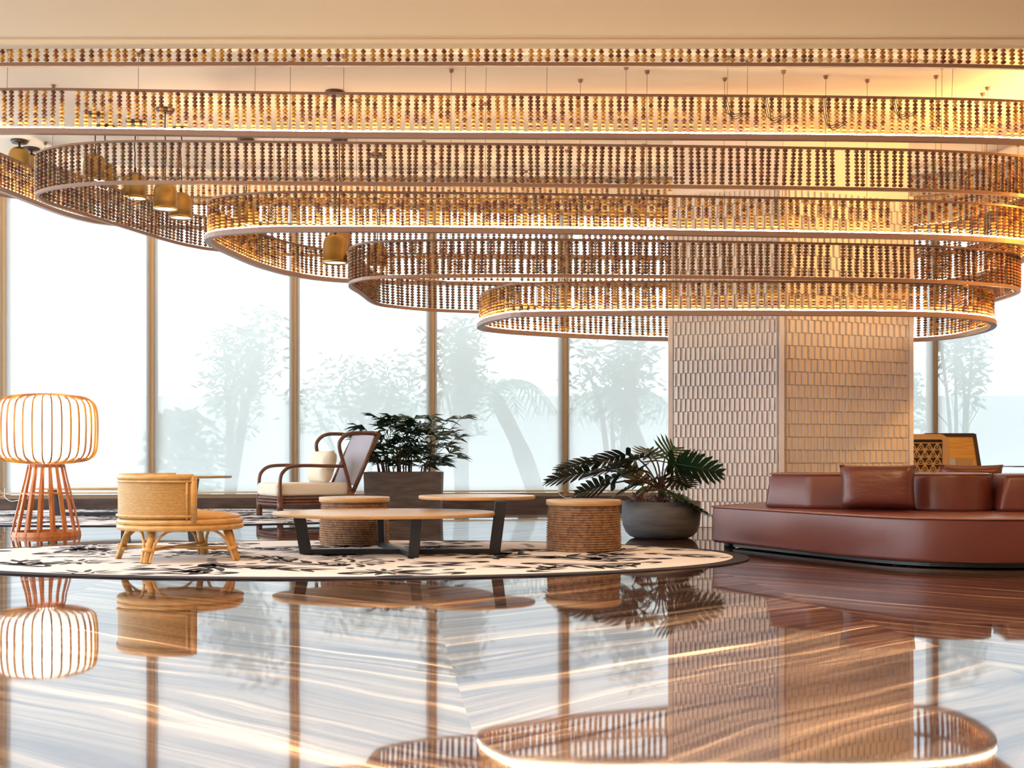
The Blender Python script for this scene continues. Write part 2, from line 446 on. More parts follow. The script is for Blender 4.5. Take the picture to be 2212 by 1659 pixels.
# ------------------------------------------------------------------ column clad in wedge tiles
CX, CD = PX(1690, 14.2), 14.2           # the front corner
LE = (PX(1447, 14.6), 14.6); RE = (PX(1971, 14.9), 14.9)
BK = 15.0
COLTOP = HC
core = MB()
sh = .035
out = [(CX, CD+sh), (RE[0]-sh*1.2, RE[1]+sh*.6), (RE[0]-.12, BK), (LE[0]+.10, BK), (LE[0]+sh, LE[1]+sh*.8)]
core.prism(out, 0, COLTOP)
column = core.build('column', m_column); tag(column, 'wide angled column clad in staggered wedge tiles beside the red sofa', 'column', kind='structure')
TZ = 3.92; RH = .149
def face_tiles(A, B, ncol, dl, dr):
    A = Vector((*A, 0)); B = Vector((*B, 0)); d = (B-A); L = d.length; d.normalize()
    n = Vector((d.y, -d.x, 0))           # outward, towards the camera
    if n.y > 0: n = -n
    tw = (L-.10)/ncol
    me = {}
    for wmul in (1.0, .5):
        x1 = tw*wmul
        for rowoff in (0,):
            vs_ = []
            for (a, dep) in ((0, dl), (x1-.004, dr)):
                for z in (0.004, RH-.004):
                    vs_.append(d*a + Vector((0,0,z))); vs_.append(d*a + n*dep + Vector((0,0,z)))
            m = bpy.data.meshes.new('tile')
            fs = [(1,5,7,3),(0,1,3,2),(4,6,7,5),(0,4,5,1),(2,3,7,6)]
            m.from_pydata([tuple(v) for v in vs_], [], fs); m.update(); m.materials.append(m_column)
            bm_ = bmesh.new(); bm_.from_mesh(m); bmesh.ops.recalc_face_normals(bm_, faces=bm_.faces)
            bm_.to_mesh(m); bm_.free()
            me[wmul] = m
    pieces = []
    rows = int(TZ/RH)
    for r_ in range(rows):
        z = r_*RH
        a = 0.05; k = 0
        if r_ % 2:
            pieces.append((me[.5], A + d*a + Vector((0,0,z)), z)); a += tw*.5
        while a + tw <= L-.05+1e-4:
            pieces.append((me[1.0], A + d*a + Vector((0,0,z)), z)); a += tw
        if r_ % 2: pieces.append((me[.5], A + d*a + Vector((0,0,z)), z))
    return pieces
def shift_back(p, dd=.035): return (p[0], p[1]+dd)
pcs = face_tiles(shift_back(LE), (CX, CD+.035), 21, .010, .040) + face_tiles((CX, CD+.035), shift_back(RE), 20, .038, .010)
seen = []
for m, p, z in pcs:
    xpix = 1106 + p.x/p.y*F; ypix = HZ - (z-CH)/p.y*F
    ok = (705 < ypix < 1100 and not (xpix > 1650 and ypix > 1020) and not (xpix < 1530 and ypix > 1040))
    seen.append(ok)
vis = [i for i, s_ in enumerate(seen) if s_]
step = len(vis)/290.0
chosen = set(vis[-290:]) if False else set(sorted(vis, key=lambda i: -pcs[i][2] if False else pcs[i][2])[:290])
rest = MB()
for i, (m, p, z) in enumerate(pcs):
    if i in chosen:
        o = bpy.data.objects.new('tile', m); COL.objects.link(o); o.parent = column; o.location = p
    else:
        rest.add([Vector(v.co)+p for v in m.vertices], [tuple(f.vertices) for f in m.polygons])
rest.build('wedge_tiles', m_column, column, kind='stuff')
cs = MB()
cs.bar((CX-.005, CD+.015, 0), (CX-.005, CD+.015, TZ), .045, .05)
cs.bar((LE[0]+.01, LE[1]+.025, 0), (LE[0]+.01, LE[1]+.025, TZ), .05, .05)
cs.bar((RE[0]-.012, RE[1]+.02, 0), (RE[0]-.012, RE[1]+.02, TZ), .045, .05)
cs.build('corner_bead', m_column, column)

# small square downlight in the lower ceiling, top left of the view
t = thing('downlight', (PX(2, 9.2), 9.15, HS), 'small recessed square downlight in the lower ceiling, top left corner', 'ceiling light')
MB().box((-.09,-.09,-.012), (.09,.09,-.001)).build('frame', m_bronze, t)
MB().box((-.065,-.065,-.018), (.065,.065,-.010)).build('lens', m_lampglow, t)

# ------------------------------------------------------------------ bead ring chandelier, six rings
def stadium(xl, xr, yc, r, ds, rot=R(1.4)):
    L = xr - xl - 2*r; per = 2*L + 2*PI*r; n = int(round(per/ds)); ds = per/n; pts = []
    cx = (xl+xr)/2
    for i in range(n):
        s = i*ds
        if s < L: p = (xl+r+s, yc-r); nrm = (0,-1)
        elif s < L+PI*r:
            a = -PI/2 + (s-L)/r; p = (xr-r+r*math.cos(a), yc+r*math.sin(a)); nrm = (math.cos(a), math.sin(a))
        elif s < 2*L+PI*r: p = (xr-r-(s-L-PI*r), yc+r); nrm = (0,1)
        else:
            a = PI/2 + (s-2*L-PI*r)/r; p = (xl+r+r*math.cos(a), yc+r*math.sin(a)); nrm = (math.cos(a), math.sin(a))
        c_, s_ = math.cos(rot), math.sin(rot)
        x, y = p[0]-cx, p[1]-yc
        pts.append(((cx+x*c_-y*s_, yc+x*s_+y*c_), (nrm[0]*c_-nrm[1]*s_, nrm[0]*s_+nrm[1]*c_)))
    return pts
def rail(mb, pts, half, z0, z1, half_in=None):
    hin = half if half_in is None else half_in
    b = len(mb.v); n = len(pts)
    for (p, nr) in pts:
        for o_, z in ((-hin, z0), (half, z0), (half, z1), (-hin, z1)):
            mb.v.append((p[0]+nr[0]*o_, p[1]+nr[1]*o_, z))
    for i in range(n):
        j = (i+1) % n
        for k in range(4):
            l = (k+1) % 4
            mb.f.append((b+i*4+k, b+i*4+l, b+j*4+l, b+j*4+k)); mb.sm.append(False)
    return mb
PAL = {'gold': [(0.58,0.29,0.05),(0.66,0.38,0.08),(0.34,0.12,0.03),(0.16,0.045,0.02),(0.46,0.21,0.035),(0.22,0.12,0.035)],
       'dark': [(0.20,0.08,0.04),(0.14,0.055,0.035),(0.26,0.13,0.05),(0.18,0.12,0.05),(0.32,0.15,0.05)]}
def strand_mesh(nb, h, pal, seed):
    rnd = random.Random(seed); pitch = h/nb; mb = MB(); cols = []
    mb.tube([(0,0,0),(0,0,-h)], .0025, 4, caps=False); nface = len(mb.f); cols += [(0.1,0.05,0.03)]*nface
    n = 8; x = 0; main = rnd.choice(PAL[pal])
    for k in range(nb):
        zc = -pitch*(k+.5); r = .0262*rnd.uniform(.92, 1.06); hh = pitch*.47
        c = main if rnd.random() < .35 else rnd.choice(PAL[pal])
        b = len(mb.f)
        mb.lathe([(r*.28, zc-hh), (r*.76, zc-hh*.6), (r, zc), (r*.76, zc+hh*.6), (r*.28, zc+hh)], n)
        cols += [c]*(len(mb.f)-b)
    me = bpy.data.meshes.new('bead_strand'); me.from_pydata(mb.v, [], mb.f); me.update()
    me.polygons.foreach_set('use_smooth', [True]*len(mb.f)); me.materials.append(m_bead)
    at = me.attributes.new('bead', 'FLOAT_COLOR', 'FACE')
    for i, c in enumerate(cols): at.data[i].color = (*c, 1)
    return me
SH = [
 [(-6.8,10.95),(-5,10.88),(-2,10.86),(1,10.87),(3.5,10.9),(4.8,11.0),(5.8,11.3),(6.3,12),(6.5,13.5),(6.5,15.3),(6,16.4),(4.5,16.8),(0,16.85),(-4.5,16.8),(-6.3,16.5),(-6.9,15.8),(-7.2,14),(-7.5,12.3),(-7.35,11.3)],
 [(-5.4,11.7),(-4.4,11.6),(-1.8,11.73),(1.5,11.8),(3.5,11.87),(4.9,12.0),(5.6,12.3),(6.0,12.9),(6.1,13.8),(6.1,15.2),(5.6,16.2),(4.2,16.55),(0,16.5),(-3.5,16.45),(-5.0,16.2),(-5.5,15.6),(-5.75,14.1),(-5.98,13.0),(-6.05,12.3),(-5.85,11.9)],
 [(-4.1,11.82),(-3.3,11.72),(-1,11.8),(1.5,11.9),(3.2,12.0),(4.3,12.12),(5.1,12.35),(5.6,12.8),(5.8,13.6),(5.8,14.9),(5.4,15.9),(4,16.3),(1,16.15),(-2,16.0),(-3.4,15.65),(-3.95,15.15),(-4.35,13.9),(-4.6,13.0),(-4.7,12.55),(-4.6,12.15)],
 [(-2.6,12.08),(-2,11.98),(0,12.05),(2,12.2),(3.5,12.33),(4.4,12.45),(5.1,12.68),(5.5,13.1),(5.62,13.8),(5.6,14.8),(5.2,15.6),(4,15.9),(2,15.8),(-.5,15.65),(-1.9,15.45),(-2.5,15.02),(-2.82,14.3),(-2.98,13.4),(-3.04,12.7),(-2.95,12.3)],
 [(-1.2,12.28),(0,12.2),(1.5,12.27),(3.1,12.42),(4.1,12.55),(4.7,12.73),(5.2,13.0),(5.42,13.4),(5.45,14.1),(5.4,14.9),(4.9,15.5),(3.5,15.65),(1.5,15.5),(0,15.3),(-.9,15.05),(-1.42,14.65),(-1.58,14.3),(-1.63,13.5),(-1.67,12.9),(-1.55,12.5)],
 [(.2,12.6),(1.5,12.5),(3,12.52),(4.05,12.6),(4.6,12.8),(5.0,13.13),(5.22,13.6),(5.32,14.2),(5.2,15.0),(4.7,15.35),(3.5,15.4),(2,15.22),(1.1,14.95),(.4,14.6),(-.1,14.25),(-.33,13.85),(-.28,13.3),(-.1,12.85)]]
RINGS = [ # outline, bottom z, band height, beads, palette, lit, label
 (0, 4.207, .32, 9, 'gold', False, 'uppermost and largest bead ring, tucked against the lower ceiling'),
 (1, 3.805, .36, 10, 'gold', True, 'second bead ring from the top with a lit lower rail'),
 (2, 3.37, .36, 10, 'dark', False, 'third bead ring from the top, dark brown beads'),
 (3, 2.965, .325, 10, 'gold', True, 'fourth bead ring from the top with a lit lower rail'),
 (4, 2.565, .325, 10, 'dark', False, 'fifth bead ring from the top, dark brown beads'),
 (5, 2.225, .28, 9, 'gold', True, 'lowest and smallest bead ring with a lit lower rail'),
]
def ring_path(si, ds):
    P = smooth_path([(x, y, 0) for x, y in SH[si]], 24, closed=True)
    n0 = len(P); seg = [(P[(i+1) % n0]-P[i]).length for i in range(n0)]; per = sum(seg)
    n = int(round(per/ds)); step = per/n; out = []; i = 0; acc = 0.0
    for k in range(n):
        tgt = k*step
        while acc + seg[i] < tgt: acc += seg[i]; i += 1
        p = P[i].lerp(P[(i+1) % n0], (tgt-acc)/seg[i]); tg = (P[(i+1) % n0]-P[i]).normalized()
        out.append(((p.x, p.y), (tg.y, -tg.x)))
    return out
rnd = random.Random(3)
for ri, (si, zb, hb, nb, pal, lit, lab) in enumerate(RINGS):
    dn = min(p[1] for p in SH[si]); df = max(p[1] for p in SH[si]); yc = (dn+df)/2
    cx = (min(p[0] for p in SH[si])+max(p[0] for p in SH[si]))/2
    t = thing('bead_ring', (cx, yc, zb), lab, 'chandelier', 'bead ring chandelier tiers')
    inv = Matrix.Translation((-cx, -yc, -zb))
    fine = ring_path(si, .10)
    rh = .05 if lit else .032
    top = zb + hb + rh
    o = rail(MB(), fine, .046 if lit else .017, zb, zb+rh, .017).build('lower_rail', m_bronze if not lit else m_railpale, t); o.data.transform(inv)
    o = rail(MB(), fine, .014, top, top+.02).build('upper_rail', m_bronze, t); o.data.transform(inv)
    if lit:
        st2 = [((p[0]+n[0]*.038, p[1]+n[1]*.038), n) for p, n in fine]
        o = rail(MB(), st2, .006, zb+rh, zb+rh+.010).build('led_strip', m_led, t); o.data.transform(inv)
    pts = ring_path(si, .0765)
    meshes = [strand_mesh(nb, hb-.008, pal, ri*50+k) for k in range(14)]
    near = []
    for i, (p, n) in enumerate(pts):
        xp = 1106 + p[0]/p[1]*F
        near.append((i, p, n, (-15 < xp < 2227), p[1]))
    parts = set(x[0] for x in sorted([q for q in near if q[3]], key=lambda q: q[4])[:295])
    stuff_v = MB(); scol = []
    drift = 0
    for i, p, n, inside, d in near:
        if rnd.random() < .012: continue
        me = rnd.choice(meshes); drift = drift*.75 + rnd.uniform(-1, 1)*.012
        tang = Vector((-n[1], n[0], 0)); j = rnd.uniform(-.008, .008)
        loc = Vector((p[0], p[1], top)) + tang*j
        slip = drift if pal == 'dark' or i % 3 == 0 else drift*.3
        ang = slip*2.2
        rot = Matrix.Rotation(ang, 4, Vector((n[0], n[1], 0))) @ Matrix.Rotation(rnd.uniform(0, 6.28), 4, 'Z')
        Mx = Matrix.Translation(loc - Vector((cx, yc, zb))) @ rot
        if i in parts:
            o = bpy.data.objects.new('bead_strand', me); COL.objects.link(o); o.parent = t; o.matrix_local = Mx
        else:
            stuff_v.add([Mx @ v.co for v in me.vertices], [tuple(f.vertices) for f in me.polygons], True)
            scol += [tuple(me.attributes['bead'].data[k].color) for k in range(len(me.polygons))]
    if stuff_v.f:
        o = stuff_v.build('bead_strands', m_bead, t, kind='stuff')
        at = o.data.attributes.new('bead', 'FLOAT_COLOR', 'FACE')
        for k, c in enumerate(scol): at.data[k].color = c
    # suspension wires with little ceiling anchors
    nw = 14 if ri < 4 else 10
    wp = ring_path(si, .12)
    for k in range(nw):
        p, n = wp[int((k+.37)*len(wp)/nw) % len(wp)]
        if p[1] > DE-.1: continue
        zt = HC
        wv = Vector((p[0]-cx, p[1]-yc, 0))
        o = MB().tube([wv+Vector((0,0,top+.02-zb)), wv+Vector((0.01,0,zt-zb))], .0028, 5).build('suspension_wire', m_wire, t)
        if ri: MB().lathe([(.0, zt-zb-.03), (.018, zt-zb-.03), (.028, zt-zb)], 8, (wv.x+.01, wv.y)).build('ceiling_anchor', m_bronze, o)
    if ri == 1:   # loose cable ends dangling behind the beads
        for xx, s_ in ((1568, 1), (1655, 1.2), (1783, 1.6), (1935, 1)):
            x0 = PX(xx, dn)-cx; y0 = dn+.1-yc
            c = MB()
            for q in range(3):
                z0 = .38
                path = smooth_path([(x0+q*.012, y0, z0), (x0+.01+q*.02, y0, z0-.10*s_), (x0+.05+q*.02, y0, z0-.17*s_-q*.02), (x0+.17+q*.03, y0, z0-.15*s_)], 5)
                c.tube(path, .0035, 5)
            c.build('cable_end', m_cord, t)

# ------------------------------------------------------------------ brass pendants
def make_pendant():
    t = thing('pendant_lamp', (0,0,0), '', 'pendant lamp')
    H = .30; rr = .125
    prof = [(.0, H), (.03, H), (.075, H-.015), (.110, H-.05), (rr, H-.10), (rr+.001, .03), (rr+.006, .03), (rr+.006, 0), (rr-.006, 0), (rr-.008, .06)]
    MB().lathe(prof, 32).build('brass_dome', m_brass, t)
    MB().lathe([(0, .012), (rr-.007, .012)], 24).build('glowing_disc', m_lampglow, t)
    MB().tube([(0,0,H), (0,0,H+.05)], .014, 8).build('cap', m_dkwood, t)
    return t
pend = [ # lamp centre px, bottom y px, canopy y px, canopy x
 (357, 453, 235, 355, 'front brass pendant of the pair under the third bead ring'),
 (391, 472, 277, 388, 'rear brass pendant of the pair under the third bead ring, slightly lower'),
 (292, 430, 262, 292, 'brass pendant left of the pendant pair, half behind the third bead ring'),
 (205, 392, 245, 178, 'brass pendant veiled by the left end of the third bead ring'),
 (228, 408, 272, 220, 'lower brass pendant veiled by the left end of the third bead ring'),
 (42, 372, 303, 45, 'brass pendant at the far left, behind the outer beads'),
 (68, 385, 320, 67, 'smaller looking brass pendant just right of the far left one'),
 (531, 488, 300, 531, 'brass pendant behind the left end of the fourth bead ring'),
 (733, 546, 300, 730, 'taller hanging brass pendant left of the fifth bead ring'),
 (724, 569, 272, 727, 'lowest brass pendant with a bright rim left of the fifth bead ring'),
 (815, 578, 333, 810, 'brass pendant behind the left end of the fifth bead ring'),
]
proto = None
for (x, yb_, yc_, xc, lab) in pend:
    d = (HC-CH)*F/(HZ-yc_)
    if lab.startswith('lowest'): d = 12.95
    t = make_pendant() if proto is None else copy_tree(proto)
    if proto is None: proto = t; base_children = list(t.children)
    else:
        pass
    X = PX(x, d); Z = PZ(yb_, d)
    t.location = (X, d, Z); t['label'] = lab; t['group'] = 'brass dome pendants'
    # remember for cords (each its own length)
    t['_top'] = HC - Z
for o in [o for o in COL.objects if o.name.split('.')[0] == 'pendant_lamp']:
    top = o['_top']; del o['_top']
    rnd2 = random.Random(o.name)
    pts_ = [(0,0,.34)] + [(rnd2.uniform(-.01,.01), 0, .34+(top-.37)*k/6) for k in range(1,6)] + [(0,0,top-.03)]
    MB().tube(pts_, .007, 6).build('cord', m_cord, o)
    MB().lathe([(0, top-.035), (.09, top-.035), (.10, top-.02), (.10, top)], 20).build('canopy', m_dkwood, o)

# ------------------------------------------------------------------ rugs
def rug(name, cx, cyy, a, b, border, label, seed, nfr):
    t = thing(name, (cx, cyy, 0), label, 'rug')
    n = 128
    ell = lambda aa, bb: [(aa*math.cos(2*PI*k/n), bb*math.sin(2*PI*k/n)) for k in range(n)]
    MB().prism(ell(a, b), .0005, .010, smooth_side=True).build('dark_border', m_rugink, t)
    MB().prism(ell(a-border, b-border*.9), .0095, .0125).build('pile_field', m_rug, t)
    rn = random.Random(seed); ink = MB(); z = .0132
    ins = lambda x, y: (x/(a-border*.6))**2 + (y/(b-border*.6))**2 < 1
    def stroke(x, y, ang, L, wd, curve=0.0):
        m = 6; up = []; lo = []
        for k in range(m+1):
            s = k/m; an = ang + curve*s
            px = x + L*s*math.cos(ang+curve*s*.5); py = y + L*s*math.sin(ang+curve*s*.5)
            if not ins(px, py): return
            ww = wd*(math.sin(PI*min(1, s*.92+.06))**.7)*(1.15-s*.5)
            up.append((px-math.sin(an)*ww, py+math.cos(an)*ww, z)); lo.append((px+math.sin(an)*ww, py-math.cos(an)*ww, z))
        ink.add(lo+up, [(k, k+1, m+1+k+1, m+1+k) for k in range(m)])
    def frond(x, y, ang, L, cur):
        m = max(3, int(L/.16)); px, py, an = x, y, ang
        for k in range(m):
            s = k/m
            nx = px + L/m*math.cos(an); ny = py + L/m*math.sin(an)
            stroke(px, py, math.atan2(ny-py, nx-px), L/m*1.15, .022)
            ll = min(.34, L*.45)*math.sin(PI*(s*.75+.2))
            for sd in (1, -1):
                stroke(px, py, an+sd*rn.uniform(.55,.85), ll*rn.uniform(.9,1.25), .034*rn.uniform(.75,1.3), -sd*.4)
            px, py = nx, ny; an += cur/m
    def flower(x, y, r):
        for k in range(11):
            an = 2*PI*k/11; stroke(x+.09*math.cos(an), y+.09*math.sin(an), an, r*rn.uniform(.8,1.1), .024)
        pts_ = [(x+.07*math.cos(q*PI/8), y+.07*math.sin(q*PI/8)) for q in range(16)]
        for q in range(16):
            p = pts_[q]; p2 = pts_[(q+1) % 16]; stroke(p[0], p[1], math.atan2(p2[1]-p[1], p2[0]-p[0]), .03, .013)
    def beads_(x, y, ang, cur):
        an = ang
        for k in range(rn.randint(3, 7)):
            stroke(x, y, an+.6, .12, .036); x += .16*math.cos(an); y += .16*math.sin(an); an += cur
    gx = -a
    while gx < a:
        gy = -b
        while gy < b:
            x, y = gx+rn.uniform(-.14,.14), gy+rn.uniform(-.12,.12)
            if (x/(a-border))**2+(y/(b-border))**2 < .98:
                s = rn.random()
                if s < .70: frond(x, y, rn.choice((0, PI))+rn.gauss(0, .7), rn.uniform(.5, .85), rn.uniform(-1.3, 1.3))
                elif s < .82: flower(x, y, rn.uniform(.14, .22))
                else: beads_(x, y, rn.uniform(0, 2*PI), rn.uniform(-.2, .2))
            gy += .42
        gx += .50
    ink.build('leaf_pattern', m_rugink, t, kind='stuff')
    return t
rug('oval_rug', -1.45, 10.16, 3.36, 1.95, .13, 'oval white rug with black leaf pattern under the nested low tables', 11, 62)
rug('oval_rug', -5.0, 17.15, 3.75, 2.5, .13, 'white leaf-patterned rug at the back under the dark armchair', 5, 80)
RZ = .013

# ------------------------------------------------------------------ nested two-level tables
def ell_disc(cx, cyy, a, b, z0, z1, n=72):
    mb = MB()
    e = lambda s, z: [(cx+(a+s)*math.cos(2*PI*k/n), cyy+(b+s)*math.sin(2*PI*k/n), z) for k in range(n)]
    rows = [e(-.012, z0), e(0, z0+.006), e(0, z1-.004), e(-.004, z1)]
    for rw in rows: mb.v += rw
    for i in range(3):
        for k in range(n):
            l = (k+1) % n
            mb.f.append((i*n+k, i*n+l, (i+1)*n+l, (i+1)*n+k)); mb.sm.append(True)
    mb.f.append(tuple(range(n))[::-1]); mb.sm.append(False)
    mb.f.append(tuple(range(3*n, 4*n))); mb.sm.append(False)
    return mb
def make_tables(label):
    C = (PX(831, 10.42), 10.40)
    t = thing('nested_coffee_table', (C[0], C[1], RZ), label, 'table', 'two-level coffee tables')
    def top(nm, cx, cyy, a, b, z, lb):
        o = ell_disc(cx, cyy, a, b, z-.030, z).build(nm, m_oak, t); o['label'] = lb
        o.data.materials.append(m_oakrim)
        for p in o.data.polygons:
            if abs(p.normal.z) < .7: p.material_index = 1
        return o
    top('table_top', 0, 0, .925, .72, .342, 'larger lower oval top')
    top('table_top', PX(1030, 10.9)-C[0], 10.95-C[1], .51, .50, .462, 'smaller upper round top')
    def loc(x, y): p = floor_pt(x, y); return (p[0]-C[0], p[1]-C[1])
    L_ = loc(661, 1200); R_ = loc(1068, 1199); Nr = loc(893, 1208); Rr = loc(824, 1184)
    def leg(b0, t0, h, wx=.095, wd=.05):
        mb = MB(); v = []
        for (cx, cyy), z in ((b0, 0), (t0, h)):
            v += [(cx-wx/2, cyy-wd/2, z), (cx+wx/2, cyy-wd/2, z), (cx+wx/2, cyy+wd/2, z), (cx-wx/2, cyy+wd/2, z)]
        mb.add(v, [(3,2,1,0),(4,5,6,7),(0,1,5,4),(1,2,6,5),(2,3,7,6),(3,0,4,7)])
        return bevel(mb.build('leg', m_black, t), .003, 1)
    leg(L_, (L_[0]-.055, L_[1]), .312)
    leg(R_, (R_[0]+.055, R_[1]+.02), .432)
    leg(Nr, (Nr[0]+.03, Nr[1]), .312, .085)
    leg(Rr, (Rr[0]-.01, Rr[1]), .312, .06)
    b = MB()
    mid = ((L_[0]+R_[0])/2, (L_[1]+R_[1])/2)
    b.bar((L_[0], L_[1], .02), (R_[0], R_[1], .02), .05, .04)
    b.build('floor_bar', m_black, t)
    MB().bar((Rr[0], Rr[1], .021), (Nr[0], Nr[1], .021), .05, .042).build('floor_bar', m_black, t)
    return t
tab = make_tables('two-level oak coffee table with black legs on the front oval rug')
tab2 = copy_tree(tab)
tab2.location = (PX(246, 17.3), 17.3, RZ); tab2.scale = (1.17,)*3
tab2['label'] = 'two-level oak coffee table with black legs behind the rattan chair on the back rug'

# ------------------------------------------------------------------ rope stools
def make_stool():
    t = thing('rope_stool', (0,0,0), '', 'stool', 'coiled rope stools')
    mb = MB(); n = 150; coils = 19; h = .385; sub = 6
    rows = coils*sub
    for i in range(rows+1):
        z = h*i/rows; ph = (i % sub)/sub*PI; k_ = i//sub
        r0 = .308 - .018*(z/h) + .006*math.sin(PI*z/h)
        for k in range(n):
            an = 2*PI*k/n
            tw = math.sin(an*46 + k_*2.1 + (i % sub)*.55)
            r = r0 + .012*math.sin(ph) + .006*tw*math.sin(ph)
            mb.v.append((r*math.cos(an), r*math.sin(an), z))
    for i in range(rows):
        for k in range(n):
            l = (k+1) % n
            mb.f.append((i*n+k, i*n+l, (i+1)*n+l, (i+1)*n+k)); mb.sm.append(True)
    mb.f.append(tuple(range(n))[::-1]); mb.sm.append(False)
    mb.build('rope_body', m_rope, t)
    o = ell_disc(0, 0, .324, .324, .385, .432, 64).build('wooden_top', m_oak, t)
    o.data.materials.append(m_oakrim)
    for p in o.data.polygons:
        if abs(p.normal.z) < .7: p.material_index = 1
    return t
s1 = make_stool(); s1.location = (PX(1261, 10.75), 10.75, RZ)
s1['label'] = 'rope-wound stool with wooden top in front of the round planter'
s2 = copy_tree(s1); s2.location = (PX(765, 11.5), 11.52, RZ); s2.rotation_euler = (0,0,1.1)
s2['label'] = 'rope-wound stool with wooden top behind the low oval table'

# ------------------------------------------------------------------ rattan tub chair
def make_tub():
    t = thing('rattan_tub_chair', (0,0,0), '', 'chair', 'honey rattan tub chairs')
    Rr = .46
    ring = lambda r, z, n=56: [(r*math.cos(2*PI*k/n), r*math.sin(2*PI*k/n), z) for k in range(n)]
    for z, rr, nm in ((.305, .022, 0), (.262, .024, 0), (.335, .015, 1)):
        MB().tube(ring(Rr if nm == 0 else Rr-.02, z), rr, 10, closed=True).build('seat_ring', m_rattan, t)
    MB().lathe([(0, .255), (Rr-.02, .255), (Rr-.02, .29), (0, .29)], 40).build('seat_base', m_rattan, t)
    # round cushion
    MB().lathe([(0,.385),(.20,.38),(.32,.368),(.385,.345),(.405,.318),(.39,.29),(0,.285)], 40).build('seat_cushion', m_cushion_o, t)
    # woven shell
    a0, a1 = R(-64), R(-250)       # from the near end round the left to the far end
    n = 48; mb = MB(); uv = []
    zt, zb_ = .635, .335
    for side, rad in ((0, Rr+.012), (1, Rr-.008)):
        for i in range(5):
            z = zb_ + (zt-zb_)*i/4
            for k in range(n+1):
                an = a0+(a1-a0)*k/n; mb.v.append((rad*math.cos(an), rad*math.sin(an), z)); uv.append((abs(an)*Rr, z))
    W_ = n+1
    for side in (0, 1):
        b = side*5*W_
        for i in range(4):
            for k in range(n):
                q = (b+i*W_+k, b+i*W_+k+1, b+(i+1)*W_+k+1, b+(i+1)*W_+k)
                mb.f.append(q if side else q[::-1]); mb.sm.append(True)
    o = mb.build('woven_back', m_weave, t)
    ul = o.data.uv_layers.new(name='UVMap')
    for lp in o.data.loops: ul.data[lp.index].uv = uv[lp.vertex_index]
    arc = lambda r, z, m=40: [(r*math.cos(a0+(a1-a0)*k/m), r*math.sin(a0+(a1-a0)*k/m), z) for k in range(m+1)]
    MB().tube(arc(Rr, .645), .024, 10).build('top_rail', m_rattan, t)
    MB().tube(arc(Rr+.018, .612), .008, 8).build('edge_cane', m_rattan, t)
    MB().tube(arc(Rr+.018, .352), .010, 8).build('edge_cane', m_rattan, t)
    for a in (a0, a1):
        c = (Rr*math.cos(a), Rr*math.sin(a))
        MB().tube([(c[0], c[1], .30), (c[0], c[1], .655)], .029, 12).build('post', m_rattan, t)
        a_ = a + (R(-6) if a == a0 else R(6)); c = ((Rr+.016)*math.cos(a_), (Rr+.016)*math.sin(a_))
        MB().tube([(c[0], c[1], .33), (c[0], c[1], .62)], .009, 8).build('edge_cane', m_rattan, t)
    # legs: near leg cluster, right, far, left
    angs = [R(-106), R(-19), R(84), R(178)]
    feet = []
    for i, a in enumerate(angs):
        r0, r1 = .40, .50
        p = Vector((r0*math.cos(a), r0*math.sin(a), .255)); q = Vector((r1*math.cos(a), r1*math.sin(a), 0))
        feet.append((p, q))
        lg = MB().tube([p, q], [.027, .024], 10).build('leg', m_rattan, t)
        tn = Vector((-math.sin(a), math.cos(a), 0))
        for s in (-1, 1):
            mid = p.lerp(q, .62)
            e = Vector((Rr*.92*math.cos(a+s*.62), Rr*.92*math.sin(a+s*.62), .243))
            path = smooth_path([q + tn*s*.036 + Vector((0,0,.005)), mid+tn*s*.038, p.lerp(q, .30)+tn*s*.062, p.lerp(e, .5)+Vector((0,0,-.012)), e], 6)
            MB().tube(path, .011, 8).build('arch_cane', m_rattan, lg)
        b_ = p.lerp(q, .58); b2 = p.lerp(q, .68)
        MB().tube([b_, b2], .045, 10).build('binding', m_rattan, lg)
    for i in range(2):
        a, b = feet[i], feet[i+2]
        MB().tube([a[0].lerp(a[1], .62), b[0].lerp(b[1], .62)], .012, 8).build('stretcher', m_rattan, t)
    return t
t1 = make_tub(); t1.location = (-2.59, 9.78, RZ)
t1['label'] = 'honey rattan tub chair with woven back and ochre seat, nearest the floor lamp'
t2 = copy_tree(t1); t2.location = (PX(-76, 16.8), 16.8, RZ)
t2['label'] = 'rattan chair cut off by the left edge, only its leg and seat rim showing'

